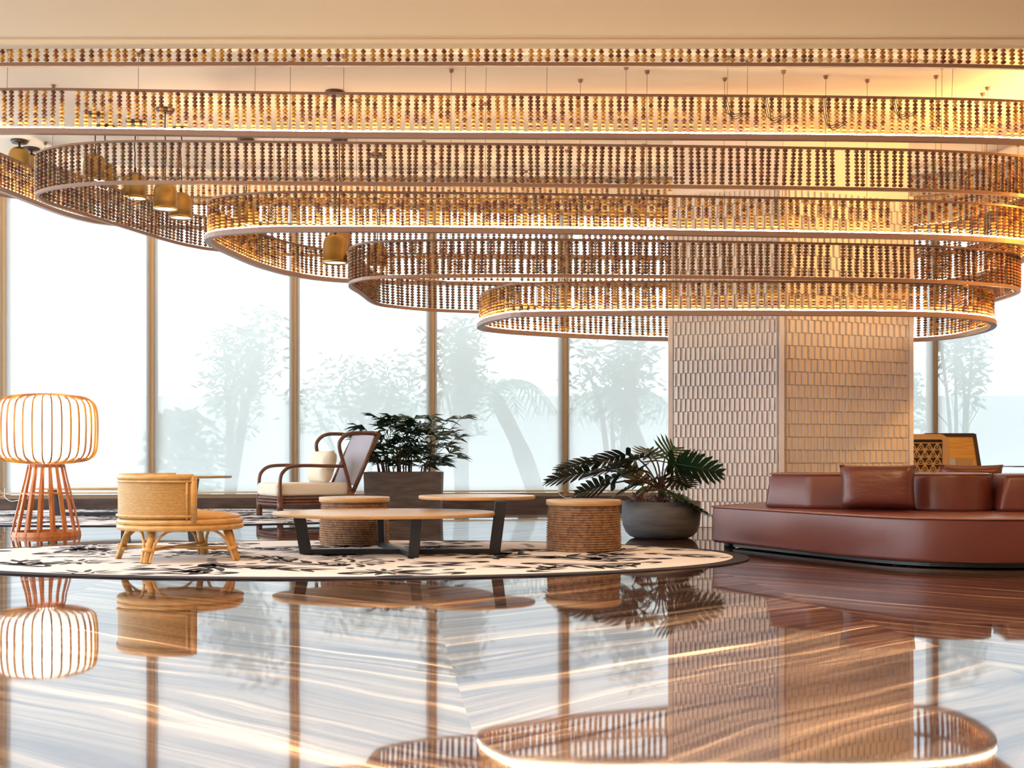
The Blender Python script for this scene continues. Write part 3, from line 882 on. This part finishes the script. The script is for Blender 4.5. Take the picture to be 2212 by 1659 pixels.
# ------------------------------------------------------------------ slatted floor lamp
t = thing('floor_lamp', (PX(100, 13.0), 13.0, 0), 'large barrel-shaped floor lamp with bent wood ribs on a slatted flared base', 'lamp')
MB().lathe([(.325,0),(.345,0),(.338,.045),(.318,.045),(.325,0)], 48, smooth=False).build('base_ring', m_lampwood, t)
MB().lathe([(.165,.705),(.182,.705),(.178,.74),(.162,.74),(.165,.705)], 40, smooth=False).build('neck_ring', m_lampwood, t)
MB().lathe([(.235,.43),(.25,.43),(.248,.445),(.233,.445),(.235,.43)], 40, smooth=False).build('middle_ring', m_lampwood, t)
for k in range(16):
    a = 2*PI*(k+.3)/16
    c, s = math.cos(a), math.sin(a)
    mb = MB(); rn_ = Vector((c, s, 0)); tn = Vector((-s, c, 0)); rows = []
    for (r_, z, wd) in ((.342, .01, .012), (.30, .20, .015), (.245, .44, .015), (.205, .60, .010), (.178, .735, .009)):
        p = rn_*r_ + Vector((0,0,z))
        rows.append([p - tn*wd - rn_*.007, p + tn*wd - rn_*.007, p + tn*wd + rn_*.007, p - tn*wd + rn_*.007])
    for rw in rows: mb.v += [tuple(q) for q in rw]
    for i in range(4):
        for q in range(4):
            l = (q+1) % 4; mb.f.append((i*4+q, i*4+l, (i+1)*4+l, (i+1)*4+q)); mb.sm.append(False)
    mb.f.append((3,2,1,0)); mb.sm.append(False); mb.f.append((16,17,18,19)); mb.sm.append(False)
    mb.build('base_slat', m_lampwood, t)
prof = smooth_path([(.172,0,.742), (.30,0,.752), (.43,0,.785), (.50,0,.87), (.517,0,1.05), (.513,0,1.25), (.485,0,1.37), (.40,0,1.435), (.28,0,1.458), (.17,0,1.463)], 4)
shade = thing('x', (0,0,0), None, None); bpy.data.objects.remove(shade)
nr = 34
for k in range(nr):
    a = 2*PI*k/nr; c, s = math.cos(a), math.sin(a); tn = Vector((-s, c, 0)); mb = MB()
    for p in prof:
        q = Vector((p.x*c, p.x*s, p.z))
        i0 = Vector((max(.15, p.x-.017)*c, max(.15, p.x-.017)*s, p.z + (.03 if p.z < .80 else -.03 if p.z > 1.42 else 0)))
        wd = .006
        mb.v += [tuple(q-tn*wd), tuple(q+tn*wd), tuple(i0+tn*wd), tuple(i0-tn*wd)]
    for i in range(len(prof)-1):
        for q in range(4):
            l = (q+1) % 4; mb.f.append((i*4+q, i*4+l, (i+1)*4+l, (i+1)*4+q)); mb.sm.append(False)
    mb.build('shade_rib', m_lamprib, t)
MB().lathe([(.16,1.468),(.19,1.468),(.19,1.455),(.16,1.455),(.16,1.468)], 40, smooth=False).build('top_ring', m_lampwood, t)
ip = [(max(.02, p.x-.020), 1.10+(p.z-1.10)*.955) for p in prof]
MB().lathe(ip, 48).build('inner_shade', m_shade, t)

# ------------------------------------------------------------------ dark rattan armchair
t = thing('dark_armchair', (-3.06, 16.5, RZ), 'dark bentwood armchair with cream seat cushion beside the rectangular planter', 'chair')
ang = math.atan2(.5, .866); t.rotation_euler = (0, 0, ang)
Wd = .85
def ch(tt, s, h): return (tt, s*Wd, h)
for s in (0, 1):
    MB().tube(smooth_path([ch(0,s,0), ch(0,s,.3), ch(0,s,.50), ch(.035,s,.60), ch(.14,s,.672), ch(.34,s,.69), ch(.60,s,.685), ch(.89,s,.68)], 5), .024, 10).build('arm', m_dkrattan, t)
    MB().tube(smooth_path([ch(1.0,s,0), ch(1.0,s,.32), ch(.915,s,.66), ch(.835,s,.93), ch(.86,s,1.04), ch(.96,s,1.115), ch(1.12,s,1.135), ch(1.38,s,1.12)], 5), .026, 10).build('back_loop', m_dkrattan, t)
    MB().tube([ch(1.42,s,1.13), ch(1.28,s,.86), ch(1.03,s,.32)], .030, 10).build('back_post', m_dkrattan, t)
    for h in (.255, .215, .175):
        MB().tube([ch(.02,s,h), ch(1.0,s,h)], .019, 8).build('side_rail', m_dkrattan, t)
    MB().tube([ch(0,s,0), ch(0,s,.28)], .042, 12).build('leg', m_dkrattan, t)
    MB().tube([ch(1.0,s,0), ch(1.0,s,.34)], .042, 12).build('leg', m_dkrattan, t)
for h in (.255, .215, .175):
    MB().tube(smooth_path([(0,0,h), (-.05,Wd*.2,h), (-.07,Wd*.5,h), (-.05,Wd*.8,h), (0,Wd,h)], 5), .019, 8).build('front_rail', m_dkrattan, t)
    MB().tube([(1.0,0,h), (1.0,Wd,h)], .019, 8).build('back_rail', m_dkrattan, t)
MB().box((.0, .02, .262), (1.0, Wd-.02, .275)).build('seat_deck', m_dkrattan, t)
def pillow(name, mat, parent, sx, sy, sz, puff=1.0, loc=(0,0,0), rot=(0,0,0), n=14):
    mb = MB()
    for side in (1, -1):
        for i in range(n+1):
            for j in range(n+1):
                u = -1+2*i/n; v = -1+2*j/n
                pin = 1-.06*(abs(u)**3*abs(v)**0.5 if False else (1-abs(u)**2)*abs(v)**6+(1-abs(v)**2)*abs(u)**6)
                th = (max(0, (1-abs(u)**4))*max(0, (1-abs(v)**4)))**.42
                mb.v.append((u*sx/2*pin, side*sy/2*th*puff, v*sz/2*pin))
    W_ = n+1
    for side in (0, 1):
        b = side*W_*W_
        for i in range(n):
            for j in range(n):
                q = (b+i*W_+j, b+(i+1)*W_+j, b+(i+1)*W_+j+1, b+i*W_+j+1)
                mb.f.append(q if side else q[::-1]); mb.sm.append(True)
    o = mb.build(name, mat, parent)
    bm_ = bmesh.new(); bm_.from_mesh(o.data); bmesh.ops.remove_doubles(bm_, verts=bm_.verts, dist=1e-4); bmesh.ops.recalc_face_normals(bm_, faces=bm_.faces); bm_.to_mesh(o.data); bm_.free()
    o.location = loc; o.rotation_euler = rot
    return o
def rounded(o, wdt, seg=4): 
    bevel(o, wdt, seg, 30)
    for p in o.data.polygons: p.use_smooth = True
    return o
rounded(MB().box((-.05, .03, .278), (1.0, Wd-.03, .455)).build('seat_cushion', m_cushion_c, t), .05, 5)
bp_ = MB(); A_ = Vector((1.385, .03, 1.10)); B_ = Vector((1.385, Wd-.03, 1.10)); C_ = Vector((1.10, Wd-.03, .42)); D_ = Vector((1.10, .03, .42)); off = Vector((-.02, 0, .01))
bp_.add([A_, B_, C_, D_, A_+off, B_+off, C_+off, D_+off], [(0,1,2,3),(7,6,5,4),(0,4,5,1),(1,5,6,2),(2,6,7,3),(3,7,4,0)])
bp_.build('woven_back', m_greyweave, t)
MB().tube([(1.40,0,1.125), (1.40,Wd,1.125)], .026, 10).build('top_rail', m_dkrattan, t)
# loose pillow leaning on the back of the armchair
p = pillow('throw_pillow', m_cushion_c, None, .60, .24, .46)
Mw = Matrix.Translation(t.location) @ Matrix.Rotation(ang, 4, 'Z')
p.matrix_world = Mw @ Matrix.Translation((.74, .40, .672)) @ Matrix.Rotation(R(16), 4, 'Y') @ Matrix.Rotation(R(90), 4, 'Z')
tag(p, 'cream square pillow leaning on the back of the dark armchair', 'pillow')

# ------------------------------------------------------------------ sofa
S0 = (3.6, 10.4)
t = thing('sectional_sofa', (S0[0], S0[1], 0), 'large oxblood leather sectional sofa with a curved low base', 'sofa')
def loc2(pts): return [(x-S0[0], y-S0[1]) for x, y in pts]
corner = [(1.80,11.25),(2.0,10.82),(2.26,10.24),(2.50,9.72),(2.70,9.33),(2.92,9.08),(3.22,8.93),(3.62,8.87),(4.4,8.83),(5.6,8.83),(6.3,8.95),(6.6,9.4),(6.6,12.0)]
outl = [(p.x, p.y) for p in smooth_path([(x,y,0) for x,y in corner], 4)] + [(6.5,12.2),(2.6,12.2),(2.4,12.05)]
outl = loc2(outl)
b = MB().prism(outl, .045, .372).build('sofa_base', m_leather, t); bevel(b, .028, 4, 35)
for p_ in b.data.polygons: p_.use_smooth = True
MB().tube([(x, y, .366) for x, y in outl], .009, 6, closed=True).build('piping', m_piping, t)
for (x, y) in ((1.95,11.2),(2.9,9.35),(4.6,9.1),(6.2,9.5),(6.2,11.8),(2.8,11.9)):
    MB().tube([(x-S0[0],y-S0[1],0),(x-S0[0],y-S0[1],.06)], .05, 12).build('foot', m_black, t)
pl = MB().prism([(x*.93+.02, y*.93) for x, y in outl], .012, .05).build('plinth', m_black, t)
def backblock(pts, z0, z1, tap, lean=(0,0), bev=.05, seam=True):
    pts = loc2(pts); cx = sum(p[0] for p in pts)/len(pts); cyy = sum(p[1] for p in pts)/len(pts)
    topo = [(cx+(x-cx)*tap+lean[0], cyy+(y-cyy)*tap+lean[1]) for x, y in pts]
    o = MB().prism(pts, z0, z1, topo).build('backrest', m_leather, t); bevel(o, bev, 4, 25)
    for p_ in o.data.polygons: p_.use_smooth = True
    if seam:
        MB().tube([(cx+(x-cx)*.985, cyy+(y-cyy)*.985, z1-.012) if False else (x, y, z1-.010) for x, y in topo], .006, 6, closed=True).build('seam', m_piping, o)
    return o
backblock([(2.20,10.92),(2.49,10.58),(2.9,10.42),(3.42,10.22),(3.5,10.95),(3.0,11.2),(2.42,11.42)], .365, .675, .93, (.01,.02), .045)
circ = [(3.62+.40*math.cos(a_*PI/12), 10.48+.42*math.sin(a_*PI/12)) for a_ in range(24)]
backblock(circ, .365, .678, .94, (0,.02), .03)
backblock([(3.90,10.02),(4.5,9.98),(6.4,10.0),(6.4,10.9),(4.2,10.95),(3.98,10.5)], .365, .672, .94, (.02,.03), .045)
p1 = pillow('leather_cushion', m_leather_w, None, .60, .22, .375, loc=(PX(1897,10.12), 10.14, .375+.190), rot=(R(-12), 0, R(-14)))
tag(p1, 'creased oxblood leather cushion leaning on the front of the sofa back', 'cushion')
p2 = pillow('leather_cushion', m_leather_w, None, .60, .20, .36, loc=(PX(2092,11.35), 11.3, .375+.19), rot=(R(8), 0, R(6)))
tag(p2, 'oxblood leather cushion behind the sofa back, only its top edge showing', 'cushion')

# ------------------------------------------------------------------ round planter with split-leaf plant
def leaf_lobed(L, W, nl=8, droop=.25, web=.66):
    mb = MB()
    def P(x, y): return (x, y, -droop*L*(x/L)**2 + .12*abs(y) - .25*y*y/W)
    for side in (1, -1):
        for k in range(nl):
            s0, s1 = k/nl, (k+1)/nl; sm_ = (s0+s1)/2
            ln = W/2*(math.sin(PI*(sm_*.80+.17))**.6)
            fw = .15+.7*sm_ if k else -.25
            dx, dy = fw/math.hypot(1, fw), side/math.hypot(1, fw)
            a, b = (L*s0, 0), (L*s1, 0); w_ = web*ln
            c = (b[0]+dx*w_, dy*w_); d = (a[0]+dx*w_, dy*w_)
            g = L/nl*.05
            e = (a[0]+g*2+dx*ln*.80, dy*ln*.80); f_ = (b[0]+dx*ln*.84, dy*ln*.84); t_ = (L*(sm_+.03)+dx*ln*1.06, dy*ln*1.06)
            pts = [P(*a), P(*b), P(*c), P(*d), P(d[0]+g, d[1]), P(c[0]-g, c[1]), P(*f_), P(*e), P(*t_)]
            fs = [(0,1,2,3), (4,5,6,7), (7,6,8)]
            mb.add(pts, fs if side > 0 else [q[::-1] for q in fs])
        q = [P(L*.93, 0), P(L*.98, side*W*.07), P(L*1.13, 0)]
        mb.add(q, [(0,1,2)])
    mb.tube([P(0,0), P(L*.5,0), P(L*1.05,0)], .006, 5)
    return mb
pc = (PX(1428, 12.58), 12.58)
t = thing('round_planter', (pc[0], pc[1], 0), 'round dark concrete planter bowl beside the left end of the red sofa', 'planter')
MB().lathe([(0,0),(.26,0),(.315,.02),(.355,.06),(.385,.13),(.395,.22),(.39,.37),(.36,.37),(.355,.32),(0,.32)], 56).build('bowl', m_concrete, t)
MB().lathe([(0,.335),(.355,.33)], 32).build('soil', m_soil, t)
t = thing('split_leaf_plant', (pc[0], pc[1], .33), 'dark green plant with large deeply lobed leaves in the round planter', 'plant')
MB().tube([(0,0,-.01),(.01,0,.10),(0,.01,.20)], [.05,.045,.03], 10).build('trunk', m_stem, t)
leaves = [ # px, py tip, depth offset
  ((1182,1030), -.1, .50), ((1205,1008), .15, .40), ((1243,1058), -.25, .42), ((1275,995), .2, .42), ((1262,1020), -.05, .45),
  ((1556,1015), -.1, .50), ((1485,1045), .2, .35), ((1530,1100), -.35, .42), ((1455,968), .1, .38), ((1400,975), .25, .36), ((1345,990), .3, .34), ((1390,1050), -.35, .30), ((1330,1060), -.38, .34), ((1300,1030), -.30, .44), ((1320,1000), -.15, .40), ((1500,1000), .1, .40), ((1475,1075), -.42, .34)]
rl = random.Random(4)
for (px_, py_), dy, L in leaves:
    d = pc[1]+dy; tip = Vector((PX(px_, d)-pc[0], dy, PZ(py_, d)-.33))
    base = Vector((0, 0, .15))
    hor = Vector((tip.x, tip.y, 0)); hl = hor.length
    if px_ in (1455, 1400, 1345): knee = tip + Vector((-.0*tip.x, .02, -.30)); knee = Vector((tip.x*.35, dy*.5, tip.z-.34)); L = .33
    else: knee = Vector((tip.x*(1-L/max(.3, hl)), tip.y*(1-L/max(.3, hl)), tip.z+.07))
    if hl < L: knee = Vector((tip.x*.3, tip.y*.3, max(.12, tip.z-.1)))
    dirv = (tip-knee); Ld = dirv.length
    W = .48 if px_ not in (1455, 1400, 1345) else .46
    lm = leaf_lobed(Ld, W, 6 if L == .33 else 8, .10, .74 if L == .33 else .66)
    o = lm.build('leaf', m_leaf, t)
    xax = dirv.normalized(); yax = Vector((0,0,1)).cross(xax)
    yax = yax.normalized() if yax.length > .2 else Vector((1,0,0))
    if px_ in (1455, 1400): yax = Vector((1, .1, .1)).normalized()
    zax = xax.cross(yax).normalized(); yax = zax.cross(xax)
    Mx = Matrix((xax, yax, zax)).transposed().to_4x4(); Mx.translation = knee
    roll = rl.uniform(-.5, .5) if px_ not in (1455,) else 0
    o.matrix_local = Mx @ Matrix.Rotation(roll-.68*(1 if tip.x > 0 else -1)*(0 if px_ in (1455,1400,1345) else 1), 4, 'X')
    sm_ = MB().tube(smooth_path([base, base.lerp(knee, .5)+Vector((0,0,.06)), knee], 5), .009, 6).build('leaf_stalk', m_stem, t)
t = thing('bromeliads', (pc[0], pc[1], .33), 'low clump of purplish strappy bromeliads at the planter rim', 'plant')
for k in range(13):
    a = 2*PI*k/13+.2; rr = .27 if k % 3 else .17; c = Vector((rr*math.cos(a), rr*math.sin(a), 0)); mb = MB()
    for q in range(13):
        b_ = 2*PI*q/13+rl.uniform(-.2,.2); L = rl.uniform(.10,.19); el = rl.uniform(.25, 1.1)
        d_ = Vector((math.cos(b_)*math.cos(el), math.sin(b_)*math.cos(el), math.sin(el))); sd = Vector((-math.sin(b_), math.cos(b_), 0))*.011
        p0 = c+Vector((0,0,.01)); p1_ = c+d_*L*.6+Vector((0,0,.02)); p2_ = c+d_*L+Vector((0,0,-.01))
        mb.add([p0-sd*.6, p0+sd*.6, p1_+sd, p1_-sd, p2_], [(0,1,2,3),(3,2,4)])
    mb.build('rosette', m_brom, t)

# ------------------------------------------------------------------ rectangular planter with lady palm
t = thing('box_planter', (PX(870, 18.3), 18.55, 0), 'rectangular brown concrete planter behind the dark armchair', 'planter')
hw = .57; pb = MB()
v = []
for (a_, b_, z) in ((hw-.02, .30, 0), (hw, .32, .60), (hw-.045, .275, .60), (hw-.06, .26, .54)):
    v += [(-a_,-b_,z),(a_,-b_,z),(a_,b_,z),(-a_,b_,z)]
fs = [(3,2,1,0)]
for i in range(3):
    for k in range(4): l = (k+1) % 4; fs.append((i*4+k, i*4+l, (i+1)*4+l, (i+1)*4+k))
pb.add(v, fs); bevel(pb.build('concrete_box', m_concrete2, t), .01, 2)
MB().box((-hw+.05,-.265,.52), (hw-.05,.265,.575)).build('gravel', m_soil, t)
t = thing('lady_palm', (PX(876, 18.3), 18.55, .58), 'bushy lady palm with narrow dark leaf fans in the rectangular planter', 'plant')
rp = random.Random(12)
for k in range(105):
    st = Vector((rp.uniform(-.42,.42), rp.uniform(-.2,.2), 0))
    hgt = rp.uniform(.10, .82); a = rp.uniform(0, 2*PI)
    spread = rp.uniform(.10, .50)*(1.05-.35*hgt)
    top = Vector((st.x*1.0+spread*math.cos(a)*1.15, st.y+spread*math.sin(a)*.6, hgt))
    if k % 4 == 0:
        MB().tube([st, Vector((st.x*1.1, st.y, hgt*.6))], .012, 6).build('cane', m_stem, t)
    fr = MB()
    fr.tube([Vector((st.x*1.05, st.y, hgt*.55)), st.lerp(top, .6)+Vector((0,0,hgt*.15+.03)), top], .004, 4)
    out_ = (top-Vector((st.x, st.y, hgt*.55))).normalized()
    base_az = math.atan2(out_.y, out_.x)
    nl = rp.randint(6, 9)
    for q in range(nl):
        az = base_az + (-1.35+2.7*q/(nl-1)); L = rp.uniform(.22,.34)
        el = rp.uniform(-.1,.55)
        d_ = Vector((math.cos(az)*math.cos(el), math.sin(az)*math.cos(el), math.sin(el))); sd = Vector((0,0,1)).cross(d_).normalized()*.017 + Vector((0,0,.013))
        p0 = top; m1_ = top+d_*L*.5+Vector((0,0,-.005)); p2_ = top+d_*L+Vector((0,0,-.07))
        fr.add([p0-sd*.3, p0+sd*.3, m1_+sd, m1_-sd, p2_], [(0,1,2,3),(3,2,4)])
    fr.build('leaf_fan', m_leaf2, t)

# ------------------------------------------------------------------ chairs and table behind the column, right
t = thing('lattice_chair', (5.15, 16.0, 0), 'tan armchair with pierced triangle lattice back behind the column', 'chair')
w0, w1, zt = -.45, .44, 1.11
n = 10
def rrect(x0, x1, z0, z1, r):
    pts = [(x0, z0), (x1, z0)]
    for k in range(n+1): a = PI/2*k/n; pts.append((x1-r+r*math.cos(a), z1-r+r*math.sin(a)))
    for k in range(n+1): a = PI/2+PI/2*k/n; pts.append((x0+r+r*math.cos(a), z1-r+r*math.sin(a)))
    return pts
o_ = rrect(w0, w1, .30, zt, .13); i_ = rrect(w0+.07, w1-.085, .38, zt-.07, .02)
fb = MB(); m_ = len(o_)
for y in (-.03, .03):
    fb.v += [(x, y, z) for x, z in o_] + [(x, y, z) for x, z in i_]
for k in range(m_):
    l = (k+1) % m_
    fb.f += [(k, l, m_+l, m_+k), (2*m_+k, 3*m_+k, 3*m_+l, 2*m_+l), (k, 2*m_+k, 2*m_+l, l), (m_+k, m_+l, 3*m_+l, 3*m_+k)]
    fb.sm += [False]*4
bk = fb.build('back_frame', m_tanwood, t)
lat = MB(); x0, x1, z0, z1 = w0+.06, w1-.075, .36, zt-.06; sp = .105; hh = sp*.866
k = 0; z = z0
while z < z1:
    lat.bar((x0,0,z), (x1,0,z), .016, .012)
    zn = min(z+hh, z1)
    x = x0 - (sp/2 if k % 2 else 0)
    while x < x1:
        for dx in (sp/2, -sp/2):
            a_, b_ = (x, z), (x+dx, z+hh)
            if zn < z+hh-1e-3: continue
            if min(a_[0], b_[0]) >= x0-1e-3 and max(a_[0], b_[0]) <= x1: lat.bar((a_[0],0,a_[1]), (b_[0],0,b_[1]), .014, .012)
        cxx = x+sp/2
        if x0 < cxx < x1 and zn >= z+hh-1e-3:
            c0 = (cxx, z+hh/3)
            for e_ in ((x, z), (x+sp, z), (x+sp/2, z+hh)):
                if x0 <= e_[0] <= x1: lat.bar((c0[0],0,c0[1]), (e_[0],0,e_[1]), .010, .010)
        x += sp
    z += hh; k += 1
lat.build('lattice', m_tanwood, bk)
MB().box((w0+.06, .012, .37), (w1-.075, .026, zt-.06)).build('backing_panel', m_dkwood, t)
rounded(MB().box((w0+.02,-.62,.30), (w1-.02,-.03,.44)).build('seat', m_tanwood, t), .03)
rounded(MB().box((w1-.10,-.62,.30), (w1-.01,.02,.66)).build('side_panel', m_tanwood, t), .03)
rounded(MB().box((w0+.01,-.62,.30), (w0+.10,.02,.66)).build('side_panel', m_tanwood, t), .03)
for x in (w0+.06, w1-.06):
    for y in (-.56, 0): MB().tube([(x,y,0),(x,y,.31)], .022, 8).build('leg', m_dkwood, t)
t = thing('wood_back_chair', (6.0, 16.9, 0), 'dark-framed chair with a leaning orange veneer back, right of the lattice chair', 'chair')
def para(mb, x0, x1, z0, z1, lean, y0, y1):
    v = []
    for y in (y0, y1):
        for z in (z0, z1):
            v += [(x0, y+lean*(z-z0), z), (x1-.09*(z-z0), y+lean*(z-z0), z)]
    return mb.add(v, [(0,1,3,2),(4,6,7,5),(0,4,5,1),(2,3,7,6),(0,2,6,4),(1,5,7,3)])
para(MB(), -.36, .36, .35, 1.12, .2, 0, .03).build('veneer_back', m_orangewood, t)
f2 = MB()
f2.bar((-.37, .155, 1.12), (.30, .155, 1.12), .05, .045)
f2.bar((.375, 0, .33), (.305, .16, 1.13), .03, .05); f2.bar((-.375, 0, .33), (-.375, .16, 1.13), .03, .05)
f2.build('back_frame', m_dkwood, t)
rounded(MB().box((-.36,-.6,.30), (.36,.02,.43)).build('seat', m_orangewood, t), .03)
for x in (-.30, -.06):
    pass
MB().box((-.20,-.55,.66), (.03,-.05,.80)).build('arm', m_tanwood, t)
MB().box((-.17,-.5,.43), (-.02,-.1,.66)).build('arm_support', m_dkwood, t)
for x in (-.32, .32):
    for y in (-.55, 0.05): MB().tube([(x,y,0),(x,y,.32)], .022, 8).build('leg', m_dkwood, t)
t = thing('side_table', (8.2, 18.0, 0), 'thin dark-topped table by the window at the right edge', 'table')
MB().box((-1.1,-.35,.675), (1.3,.35,.69)).build('table_top', m_dkwood, t)
for x in (-.2, 1.2):
    for y in (-.3,.3): MB().box((x-.02,y-.02,0),(x+.02,y+.02,.675)).build('leg', m_dkwood, t)

# white cable by the blinds
for x, y0 in ((30, 1077), (1235, 1070)):
    d = wy(PX(x, 20.5))-.35
    X = PX(x, d)
    c = MB().tube(smooth_path([(X-.22,d+.2,.33),(X-.2,d+.15,.20),(X-.08,d+.1,.13),(X+.1,d+.1,.17),(X+.16,d+.16,.26)], 6), .006, 6).build('blind_cable', m_white)
    tag(c, 'white cable loop hanging under the blind at the left edge' if x < 100 else 'white cable curling under the blind left of the split-leaf plant', 'cable')

# ------------------------------------------------------------------ garden outside
ST(MB().add([(-30,21.5+0,-.05),(34,27,-.05),(34,60,-.05),(-30,60,-.05)], [(0,1,2,3)]).build('ground', m_gground))
gw = MB().box((-14, 36, -.05), (30, 36.4, 2.6)).build('garden_wall', m_gwall); ST(gw)
def leaves_cloud(mb, c, rx, rz, n, L, rn, wdt=.05, ry=None):
    n = int(n*1.5); L *= .62; wdt *= .6
    for k in range(n):
        u = rn.uniform(-1,1); a = rn.uniform(0, 2*PI); q = rn.random()**.5
        p = Vector(c)+Vector((rx*q*math.cos(a)*math.sqrt(1-u*u*.7), (ry or rx)*q*math.sin(a)*math.sqrt(1-u*u*.7), rz*u))
        b_ = rn.uniform(0, 2*PI); el = rn.uniform(-.9,.6); ll = L*rn.uniform(.6,1.3)
        d_ = Vector((math.cos(b_)*math.cos(el), math.sin(b_)*math.cos(el), math.sin(el)))
        sd = d_.cross(Vector((rn.uniform(-1,1), rn.uniform(-1,1), .3))).normalized()*wdt
        mb.add([p, p+d_*ll*.5+sd, p+d_*ll, p+d_*ll*.5-sd], [(0,1,2,3)])
def gtree(x, y, h, rx, stems, nleaf, label, seed, L=.35, nm='garden_tree'):
    rn = random.Random(seed)
    t = thing(nm, (x, y, -.05), label, 'tree', 'garden trees behind the blinds')
    tr = MB(); tips = []
    for k in range(stems):
        a = rn.uniform(0, 2*PI); b0 = Vector((.12*math.cos(a), .12*math.sin(a), 0)); sp_ = rn.uniform(.3, 1)*rx*.8
        tip = Vector((sp_*math.cos(a), sp_*math.sin(a), h*rn.uniform(.55,.95)))
        mid = b0.lerp(tip, .5)+Vector((rn.uniform(-.1,.1), 0, h*.10))
        tr.tube(smooth_path([b0, mid, tip], 4), [.045]*4+[.035]*4+[.015], 5)
        tips.append(tip)
        for q in range(4):
            s0 = b0.lerp(tip, rn.uniform(.45,.9)); a2 = rn.uniform(0, 2*PI)
            tr.tube([s0, s0+Vector((math.cos(a2)*.4, math.sin(a2)*.4, .45))], [.014,.006], 4)
    tr.build('trunk', m_gtrunk, t)
    fo = MB()
    for tip in tips: leaves_cloud(fo, tip, rx*.5, h*.2, nleaf//stems, L, rn)
    fo.build('foliage', m_gtree, t, kind='stuff')
def gshrub(x, y, h, rx, n, label, seed):
    rn = random.Random(seed)
    t = thing('garden_shrub', (x, y, -.05), label, 'shrub')
    MB().tube([(0,0,0),(0,0,h*.5)], .04, 6).build('trunk', m_gtrunk, t)
    fo = MB(); leaves_cloud(fo, (0,0,h*.5), rx, h*.5, n, .35, rn, .07); fo.build('foliage', m_gtree, t, kind='stuff')
def at(px_, d): return PX(px_, d)
gtree(at(490,25), 25, 3.4, 1.1, 7, 900, 'many-stemmed tree in the garden behind the tall back table', 1)
gshrub(at(392,22.6), 22.6, 1.7, .7, 900, 'low shrub in the garden left of the tall back table', 2)
gtree(at(1000,24.5), 24.5, 3.3, .8, 8, 800, 'slender many-stemmed tree seen right of the rectangular planter', 3)
gtree(at(1330,25), 25, 3.5, .9, 9, 900, 'many-stemmed tree seen left of the column above the split-leaf plant', 4)
gtree(at(2075,26), 26, 3.6, .6, 5, 500, 'tall narrow tree in the garden right of the column', 6)
gtree(at(770,26), 26, 3.0, 1.4, 8, 1100, 'pale wide tree behind the dark armchair', 8)
gshrub(at(1950,25), 25, 2.6, .5, 500, 'shrub in the garden directly beside the column', 9)
for (xa, ya, xb, yb2, d, lab, sd) in ((1160, 1075, 1065, 850, 28.5, 'leaning palm with drooping fronds in the garden left of the planted bowl', 3),
                                 (1410, 1075, 1340, 870, 31.5, 'second leaning palm just left of the column', 5)):
    rn = random.Random(sd)
    t = thing('garden_palm', (at(xa, d), d, -.05), lab, 'tree', 'garden trees behind the blinds')
    top = Vector((at(xb, d)-at(xa, d), 0, PZ(yb2, d)+.05))
    MB().tube(smooth_path([(0,0,0), top*.5+Vector((.08,0,0)), top], 6), [.22]*6+[.18]*6+[.14], 10).build('trunk', m_gtrunk, t)
    for k in range(16):
        a = 2*PI*k/16; L = 1.5; fr = MB(); pts_ = []
        for q in range(8):
            s = q/7; pts_.append(top+Vector((math.cos(a)*L*s, math.sin(a)*L*s, .55*math.sin(PI*s*.75)-.9*s*s)))
        fr.tube(pts_, .012, 4)
        for q in range(1, 8):
            for w_ in (0, .5):
                p_ = pts_[q-1].lerp(pts_[q], w_); tt = (pts_[q]-pts_[q-1]).normalized()
                sd_ = tt.cross(Vector((0,0,1))).normalized()
                for s_ in (1,-1):
                    e_ = p_ + sd_*s_*.35 + tt*.2 + Vector((0,0,-.22)); fr.add([p_-tt*.03, p_+tt*.03, e_], [(0,1,2)])
        fr.build('frond', m_gtree, t)
